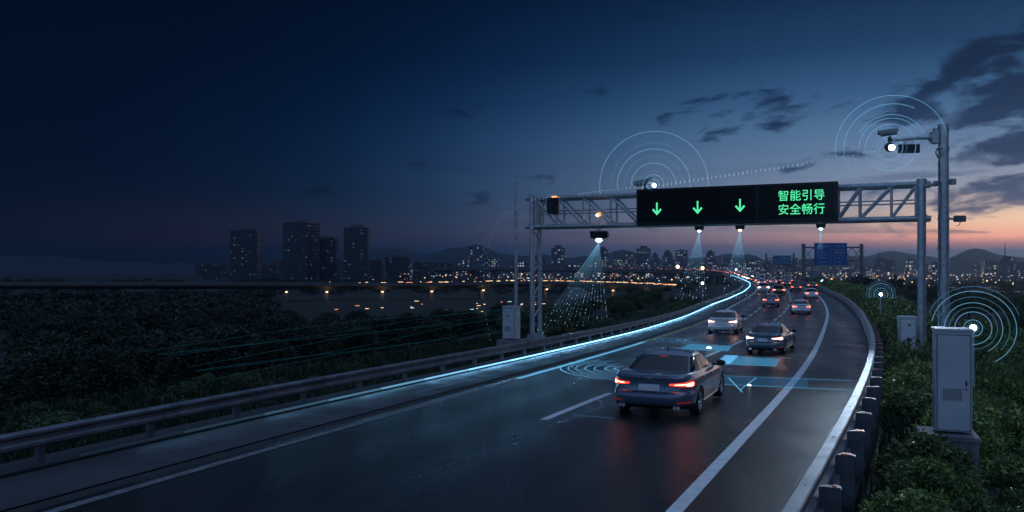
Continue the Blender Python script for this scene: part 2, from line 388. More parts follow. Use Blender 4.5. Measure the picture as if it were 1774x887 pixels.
def build_road():
    mb = MB(); rows = []
    for y in ysteps(1, 436):
        a, b = cpt('L', y, -.28), cpt('RR', y, .30); dn = Vector((0, 0, -.5))
        if y > 240: dn = Vector((0, 0, -1.6))
        rows.append([a+dn]+[a.lerp(b, j/8) for j in range(9)]+[b+dn])
    near = []
    for y in range(-22, 1, 2):
        a, b = cpt('L', y, -.28), cpt('RR', y, .30); dn = Vector((0, 0, -.5)); near.append([a+dn]+[a.lerp(b, j/8) for j in range(9)]+[b+dn])
    mb.grid(near+rows)
    fr = []
    L_, R_ = offpath(FAR, -9.2), offpath(FAR, 8.6)
    for a, b in zip(L_, R_):
        dn = Vector((0, 0, -1.6)); fr.append([a+dn]+[a.lerp(b, j/8) for j in range(9)]+[b+dn, a+dn])
    mb.grid(fr[1:])
    o = mb.build('road', M['asphalt']); me = o.data; uvl = me.uv_layers.new(name='across_along')
    uvs = [((v.co.x-cx('L', min(v.co.y, 440)))*tang('L', min(v.co.y, 440)).y, v.co.y*1.1) for v in me.vertices]
    uvl.data.foreach_set('uv', [c for l in me.loops for c in uvs[l.vertex_index]])
    return o
tag(build_road(), kind='structure')
mb = MB()                                                # concrete shoulder between the guardrail and the carriageway
rows = []
for y in ysteps(1, 436):
    a = cpt('RL', y, -.55, .01); b = cpt('L', y, -.62, .01); a2 = a+Vector((0, 0, -.6 if y < 230 else -2.0))
    rows.append([a2]+[a.lerp(b, j/6) for j in range(7)])
near = []
for y in range(-22, 1, 2):
    a = cpt('RL', y, -.55, .01); b = cpt('L', y, -.62, .01); near.append([a+Vector((0, 0, -.6))]+[a.lerp(b, j/6) for j in range(7)])
mb.grid(near+rows)
tag(mb.build('concrete_shoulder', M['concrete']), kind='structure')
mb = MB(); stripe(mb, 'L', -22, 436, -.62, -.28, -.012)
tag(mb.build('road_gutter', M['gutter']), kind='structure')
mb = MB()
stripe(mb, 'L', 78, 436, -.10, .08, .005)
stripe(mb, 'R', -20, 436, -.105, .105, .005)
y = 17.6
while y < 430:
    stripe(mb, 'C', y, y+3.9, -.085, .085, .005); y += 6.4
def dpt(y, off=0):
    return (cpt('L', y)*.47+cpt('C', y)*.53)+Vector((off, 0, .005))
y = 44
while y < 430:
    mb.grid([[dpt(y+q, -.09), dpt(y+q, .09)] for q in (0, 1, 2, 3, 3.9)]); y += 6.4
tag(mb.build('lane_markings', M['white_paint']), kind='structure')
mb = MB(); stripe(mb, 'L', -20, 37, -.10, .08, .005); tag(mb.build('shaded_edge_line', M['shaded_paint']), kind='structure')
mb = MB(); stripe(mb, 'L', 37.05, 77.9, -.10, .08, .005)
tag(mb.build('yellow_edge_line', M['yellow_paint']), kind='structure')

# ------------------------------------------------------------------ guardrails
def instance(name, me, parent, loc, rot=0.0, label=None):
    o = bpy.data.objects.new(name, me); COL.objects.link(o); o.parent = parent; o.location = loc; o.rotation_euler = (0, 0, rot)
    if label: o['label'] = label
    return o
def rail_beam(k, prof, y0, y1):
    mb = MB(); ys = []
    y = y0
    while y < y1: ys.append(y); y += .8 if y < 60 else (2 if y < 160 else 4)
    mb.grid([[cpt(k, y, a, h) for a, h in prof] for y in ys], 0, True); n = len(prof)
    return mb
org = cpt('RL', 30); railL = thing('guardrail', 'steel W-beam guardrail on short posts along the grass side of the concrete shoulder', 'guardrail', org)
prof = [(0, .60), (.05, .595), (.085, .56), (.085, .52), (.03, .475), (.03, .43), (.085, .385), (.085, .335), (.05, .30), (0, .30), (-.02, .34), (.01, .42), (.01, .48), (-.02, .56)]
mb = rail_beam('RL', prof, -10, 400)
for i in range(30):                                       # lapped joints with bolts
    y = 8+4*i
    mb.grid([[cpt('RL', y+q, a*1.0+.012 if a > .02 else a-.01, h) for a, h in prof] for q in (-.2, .2)], 0, True)
    for h in (.54, .36):
        for q in (-.13, .13): mb.ball(cpt('RL', y+q, .10, h), .022, 6)
mb.build('beam', M['rail_shaded'], railL, org)
def post_mesh(mbf, mats, bevel=0.008):
    o = mbf.build('post', mats, None, None, True, bevel); me = o.data; bpy.data.objects.remove(o); return me
pm = MB(); pm.box((-.06, 0, -.22), (.09, .13, 1.56)); pm.box((-.005, 0, .44), (.05, .10, .20))
pmL = post_mesh(pm, M['post'])
ys = [9.6+2.0*i for i in range(180)]
for y in ys[:99]:
    t = tang('RL', y); instance('post', pmL, railL, cpt('RL', y)-org, math.atan2(t.y, t.x)-PI/2)
def stuff_posts(k, ys, d, off, z0, z1, parent, origin, mat, name='post'):
    mb = MB()
    for y in ys:
        t = tang(k, y); R = RZ(math.atan2(t.y, t.x)-PI/2); p = cpt(k, y, off, (z0+z1)/2); mb.box(p, (d[0], d[1], z1-z0), R)
    o = mb.build(name, mat, parent, origin); o['kind'] = 'stuff'; return o
stuff_posts('RL', ys[99:], (.09, .13), -.06, -1.0, .56, railL, org, M['post'])

org = cpt('RR', 20); railR = thing('crash_barrier', 'flat-topped steel crash barrier on stout posts curving along the hedge side', 'crash barrier', org)
profR = [(-.085, .785), (-.07, .80), (.07, .80), (.085, .785), (.085, .70), (.03, .64), (.03, .58), (.085, .52), (.085, .44), (.03, .38), (.01, .12), (-.04, .12), (-.06, .2), (-.11, .26), (-.11, .34), (-.05, .40), (-.05, .48), (-.11, .54), (-.11, .64), (-.06, .71)]
mb = rail_beam('RR', profR, -8, 430)
for i in range(60):
    y = 6.6+2.6*i
    mb.box(cpt('RR', y, 0, .803), (.03, .05, .008), RZ(math.atan2(tang('RR', y).y, tang('RR', y).x)-PI/2))
mb.build('beam', M['rail'], railR, org)
mb = MB(); stripe(mb, 'RR', -8, 430, -.16, .16, .10); 
for s in (-.16, .16): mb.grid([[cpt('RR', y, s, -.2), cpt('RR', y, s, .10)] for y in ysteps(1, 430)])
mb.build('kerb', M['plinth'], railR, org)
pm = MB(); pm.box((.225, 0, -.05), (.18, .12, 1.42)); pm.box((.115, 0, .55), (.07, .10, .26)); pm.box((.225, 0, .672), (.205, .15, .03))
pmR = post_mesh(pm, M['post'], .012)
rm = MB(); rm.box((.25, 0, .6935), (.09, .07, .012)); rfm = post_mesh(rm, M['reflector'], 0)
ys = [3.2+1.62*i for i in range(170)]
for i, y in enumerate(ys[:99]):
    t = tang('RR', y); a = math.atan2(t.y, t.x)-PI/2
    po = instance('post', pmR, railR, cpt('RR', y)-org, a)
    ro = instance('reflector', rfm, po, (random.uniform(-.05, .05), random.uniform(-.02, .02), 0)); ro.scale = (random.uniform(.5, 1.4),)*2+(1,)
    ro.location.x += .27*(1-ro.scale.x)
stuff_posts('RR', ys[99:], (.22, .15), .245, -.7, .68, railR, org, M['post'])

# concrete parapets of the far viaduct bend and its piers
far_o = FAR[0]; via = thing('curved_viaduct', 'far elevated motorway bend swinging left on concrete piers with a line of traffic', 'viaduct', far_o)
mb = MB()
for off in (-9.3, 8.7):
    A, B = offpath(FAR, off-.15, .9), offpath(FAR, off+.15, .9); A0, B0 = offpath(FAR, off-.15, -2.4), offpath(FAR, off+.15, -2.4)
    mb.grid([[a0, a, b, b0] for a0, a, b, b0 in zip(A0, A, B, B0)])
mb.build('parapet', M['viaduct'], via, far_o)
mb = MB(); A0, B0, A1, B1 = offpath(FAR, -8.8, -1.7), offpath(FAR, 8.2, -1.7), offpath(FAR, -5, -3.6), offpath(FAR, 4.6, -3.6)
mb.grid([[a, c, d, b] for a, b, c, d in zip(A0, B0, A1, B1)]); mb.build('girder', M['viaduct'], via, far_o)
for i in range(4, len(FAR)-2, 5):
    p = FAR[i]; q = MB(); z0 = terr(p.x, p.y)-.5; t = (FAR[i+1]-FAR[i-1]); a = math.atan2(t.y, t.x)
    q.box((p.x, p.y, (z0+p.z-5)/2), (2.2, 3.4, p.z-5-z0), RZ(a)); q.box((p.x, p.y, p.z-4.3), (2.6, 10.5, 1.5), RZ(a)); q.build('pier', M['viaduct'], via, far_o)
# piers that carry the carriageway where the bank falls away
for y in range(270, 431, 32):
    a, b = cpt('RL', y, -.4), cpt('RR', y, .3); c = (a+b)/2; g = terr(c.x, c.y)-1; t = tang('L', y); an = math.atan2(t.y, t.x)
    q = MB(); q.box((c.x, c.y, (g+c.z-3.4)/2), (2.2, 8, c.z-3.4-g), RZ(an)); q.box((c.x, c.y, c.z-2.6), (2.6, 14.5, 1.6), RZ(an)); q.build('pier', M['viaduct'], via, far_o)

# second viaduct, across the left of the view
def cross_viaduct():
    pts = spline([at(-700, 489, 340), at(-300, 488.5, 330), at(60, 488.5, 325), at(300, 488.5, 330), at(480, 489.0, 345), at(620, 489.5, 355), at(760, 489.0, 365), at(900, 486.5, 385), at(1000, 487.5, 400), at(1100, 490.5, 400), at(1180, 495, 380), at(1226, 505, 340)], 10)
    o = thing('crossing_viaduct', 'long low concrete viaduct with lit piers crossing behind the dark trees', 'viaduct', pts[0])
    mb = MB()
    sec = [(-5, -.2), (-5, .0), (-4.7, .0), (-4.7, -.9), (4.7, -.9), (4.7, .0), (5, .0), (5, -1.3), (2.8, -2.7), (-2.8, -2.7), (-5, -1.3)]
    rows = []
    for i, p in enumerate(pts):
        t = (pts[min(i+1, len(pts)-1)]-pts[max(i-1, 0)]); t.z = 0; t.normalize()
        rows.append([(p.x+t.y*a, p.y-t.x*a, p.z+h) for a, h in sec])
    mb.grid(rows, 0, True); mb.build('deck', M['viaduct'], o, pts[0])
    for px in (-60, 90, 200, 300, 400, 497, 572, 655, 752, 829, 942, 1066, 1126, 1185):
        i = min(range(len(pts)), key=lambda k: abs(pts[k].x/pts[k].y-(px-CX)/F)); p = pts[i]
        t = (pts[min(i+1, len(pts)-1)]-pts[max(i-1, 0)]); a = math.atan2(t.y, t.x); g = terr(p.x, p.y)-.5
        q = MB(); q.box((p.x, p.y, (g+p.z-3.6)/2), (1.7, 2.3, p.z-3.6-g), RZ(a)); q.box((p.x, p.y, p.z-3.15), (2.4, 6.2, .85), RZ(a)); pr = q.build('pier', M['viaduct'], o, pts[0])
        if px < 490: continue
        l = MB(); w = Vector((t.y, -t.x, 0)).normalized()
        l.box(p+w*2.2+Vector((0, 0, -3.9)), (.8, .5, .35), RZ(a)); l.build('pier_lamp', M['pier_lamp'], pr, pts[0])
        if px > 560:
            ll = bpy.data.lights.new('pier_light', 'POINT'); ll.energy = 90; ll.color = (1, .62, .30); ll.shadow_soft_size = .3
            lo = bpy.data.objects.new('pier_light', ll); COL.objects.link(lo); lo.location = p+w*4.2+Vector((0, 0, -4.6))
    s = MB()
    for i in range(0, len(pts)-1):
        for k in range(3):
            q = pts[i].lerp(pts[i+1], random.random()); px = q.x/q.y*F+CX
            if random.random() < min(1, max(0.0, (px-520)/450)): s.box(q+Vector((0, -3, random.uniform(-.1, .35))), (random.uniform(.5, 2.2), .3, .22), None, random.choice((0, 0, 1)))
    s.build('traffic_lights', [M['far_warm'], M['far_red']], o, pts[0])
M['pier_lamp'] = glow('pier_lamp', (1, .60, .28), 5); M['far_warm'] = glow('far_warm', (1, .66, .36), 1.6); M['far_red'] = glow('far_red', (1, .30, .14), 1.4); M['far_cool'] = glow('far_cool', (.6, .85, 1), 1.5)
cross_viaduct()

# LED light line on the shoulder in front of the guardrail
def led_off(y): return float(np.interp(y, [0, 60, 118, 160, 210, 300, 400], [.32, .34, .55, 1.1, 1.9, 2.4, 2.4]))
org = cpt('RL', 30, .3); led = thing('light_strip', 'continuous glowing blue light strip on the shoulder below the guardrail', 'light strip', org)
mb = MB(); mb.grid([[cpt('RL', y, led_off(y)+a, h) for a, h in ((-.05, .012), (-.05, .045), (.05, .045), (.05, .012))] for y in ysteps(1, 420)])
mb.build('channel', M['dark'], led, org)
LEDS = [(14.0, .02), (16.0, .05), (18.0, .12), (20.0, .25), (22.0, .5), (24.0, .9), (26.5, 1.5), (29.5, 2.3), (33.5, 3.2), (39, 4.0), (90, 5.0), (420, 0)]
for (y0, st), (y1, _) in zip(LEDS, LEDS[1:]):
    M['led'] = glow('blue_led', (.24, .64, 1.0), st); r = .026 if y0 < 85 else .045
    mb = MB(); mb.tube([cpt('RL', y, led_off(y), .045+r) for y in ysteps(y0+.01, y1-.01)], r, 8); mb.build('diffuser', M['led'], led, org)
def lamp_obj(name, kind, loc, target, energy, color, **kw):
    l = bpy.data.lights.new(name, kind); l.energy = energy; l.color = color
    for k, v in kw.items(): setattr(l, k, v)
    o = bpy.data.objects.new(name, l); COL.objects.link(o); o.location = loc; o.rotation_euler = (Vector(target)-Vector(loc)).to_track_quat('-Z', 'Y').to_euler(); return o
for y0, y1, e in ((15, 18, 1), (18, 21, 3), (21, 24, 7), (24, 27, 14), (27, 30.5, 24), (30.5, 35, 40), (35, 42, 60), (42, 51, 80), (51, 62, 100), (62, 76, 130), (76, 95, 180)):   # the light the strip throws across the shoulder
    ym = (y0+y1)/2; p = cpt('RL', ym, led_off(ym)+.06, .16); q = cpt('RL', ym, led_off(ym)+3.0, -1.5); d = cpt('RL', y1, 0)-cpt('RL', y0, 0)
    o = lamp_obj('strip_light', 'AREA', p, q, e*LEDP, (.22, .60, 1.0), shape='RECTANGLE', size=d.length, size_y=.05)
    z = (p-q).normalized(); x = (d-z*d.dot(z)).normalized(); o.rotation_euler = Matrix((x, z.cross(x), z)).transposed().to_euler()

# ------------------------------------------------------------------ gantry over the road
GA, GB = Vector((.98, 40.5, 0)), Vector((16.3, 33.3, 0)); U = (GB-GA).normalized(); N = Vector((-U.y, U.x, 0))   # N points away along the road
GL = (GB-GA).length; ZB, ZT = 5.13, 6.5; ang = math.atan2(U.y, U.x)
def g(t, n=0.0, z=0.0): return GA+U*(t*GL)+N*n+Vector((0, 0, z))
gan = thing('road_gantry', 'tall grey tubular truss gantry spanning the carriageway over the cars', 'gantry', GA)
def part(mb, name, mat, root, bevel=0, org=None, smooth=True): return mb.build(name, mat, root, org if org is not None else root.location, smooth, bevel)
for n in (0, .9):
    for z in (ZB, ZT): part(MB().tube([g(-.02, n, z), g(.25, n, z), g(.75, n, z), g(1.02, n, z)], .105, 12), 'chord', M['steel'], gan)
for n in (0, .9):
    for z in (5.72, 5.86) if n == 0 else (5.78,): part(MB().tube([g(0, n, z), g(1, n, z)], .028, 8), 'tie_rod', M['steel'], gan)
ts = [0.012, .078, .155, .235, .312, .41, .51, .61, .71, .815, .865, .935, .988]
for n in (0, .9):
    mb = MB()
    for t in ts: mb.tube([g(t, n, ZB), g(t, n, ZT)], .05, 8)
    part(mb, 'web_posts', M['steel'], gan)
    mb = MB()
    for i in range(len(ts)-1):
        a, b = (ts[i], ts[i+1])
        if b < .5: mb.tube([g(a, n, ZT-.05), g(b, n, ZB+.05)], .05, 8)
        else: mb.tube([g(a, n, ZB+.05), g(b, n, ZT-.05)], .05, 8)
    part(mb, 'diagonal_braces', M['steel'], gan)
mb = MB()
for i, t in enumerate(ts):
    for z in (ZB, ZT): mb.tube([g(t, 0, z), g(t, .9, z)], .04, 8)
    if i < len(ts)-1: mb.tube([g(t, 0, ZB), g(ts[i+1], .9, ZB)], .03, 6); mb.tube([g(t, .9, ZT), g(ts[i+1], 0, ZT)], .03, 6)
part(mb, 'cross_braces', M['steel'], gan)
def column(t, n, z0, z1, r):
    c = g(t, n, 0); mb = MB(); mb.tube([c+Vector((0, 0, z0)), c+Vector((0, 0, z1))], r, 18)
    mb.tube([c+Vector((0, 0, z1)), c+Vector((0, 0, z1+.03))], r*1.12, 18)
    for z in (ZB, ZT): mb.tube([c+Vector((0, 0, z-.16)), c+Vector((0, 0, z+.16))], r*1.18, 18); mb.box(c+Vector((0, 0, z))-U*0, (r*3.0, r*1.2, .1), RZ(ang))
    mb.box(c+Vector((0, 0, z0+.025)), (r*4.2, r*4.2, .05), RZ(ang))
    for a in range(4):
        q = RZ(ang+PI/4+a*PI/2) @ Vector((1, 0, 0)); mb.box(c+q*r*1.45+Vector((0, 0, z0+.16)), (r*.9, .03, .22), RZ(ang+PI/4+a*PI/2)); mb.tube([c+q*r*2.4+Vector((0, 0, z0+.03)), c+q*r*2.4+Vector((0, 0, z0+.12))], .03, 8)
    return part(mb, 'column', M['steel'], gan)
column(0, 0, -.33, 6.62, .125); column(0, .9, -.33, 6.4, .115); column(1, 0, -.24, 6.66, .165); column(1, .9, -.24, 6.5, .13)
mb = MB()                                                # lacing between the two left columns and the two right ones
for t in (0, 1):
    z = .1; k = 0
    while z < 4.8:
        mb.tube([g(t, .1 if k % 2 else .8, z), g(t, .8 if k % 2 else .1, z+.55)], .03, 6); z += .55; k += 1
        if k % 3 == 0: mb.tube([g(t, .1, z), g(t, .8, z)], .03, 6)
part(mb, 'column_lacing', M['steel'], gan)
q = MB(); c = g(0, .45, 0); q.box((c.x+.1, c.y, -.62), (1.5, 1.7, .58), RZ(ang)); tag(q.build('gantry_footing', M['plinth'], None, (c.x, c.y, -.9), True, .02), 'low concrete footing under the lattice leg of the gantry, behind the guardrail', 'footing')
q = MB(); c = g(1, .35, 0); q.box((c.x, c.y, -.95), (1.15, 1.5, 1.4), RZ(ang)); q.box((c.x, c.y, -.285), (1.22, 1.58, .08), RZ(ang)); tag(q.build('gantry_footing', M['plinth'], None, (c.x, c.y, -1.65), True, .015), 'tall concrete footing under the single thick gantry leg, behind the big cabinet', 'footing')

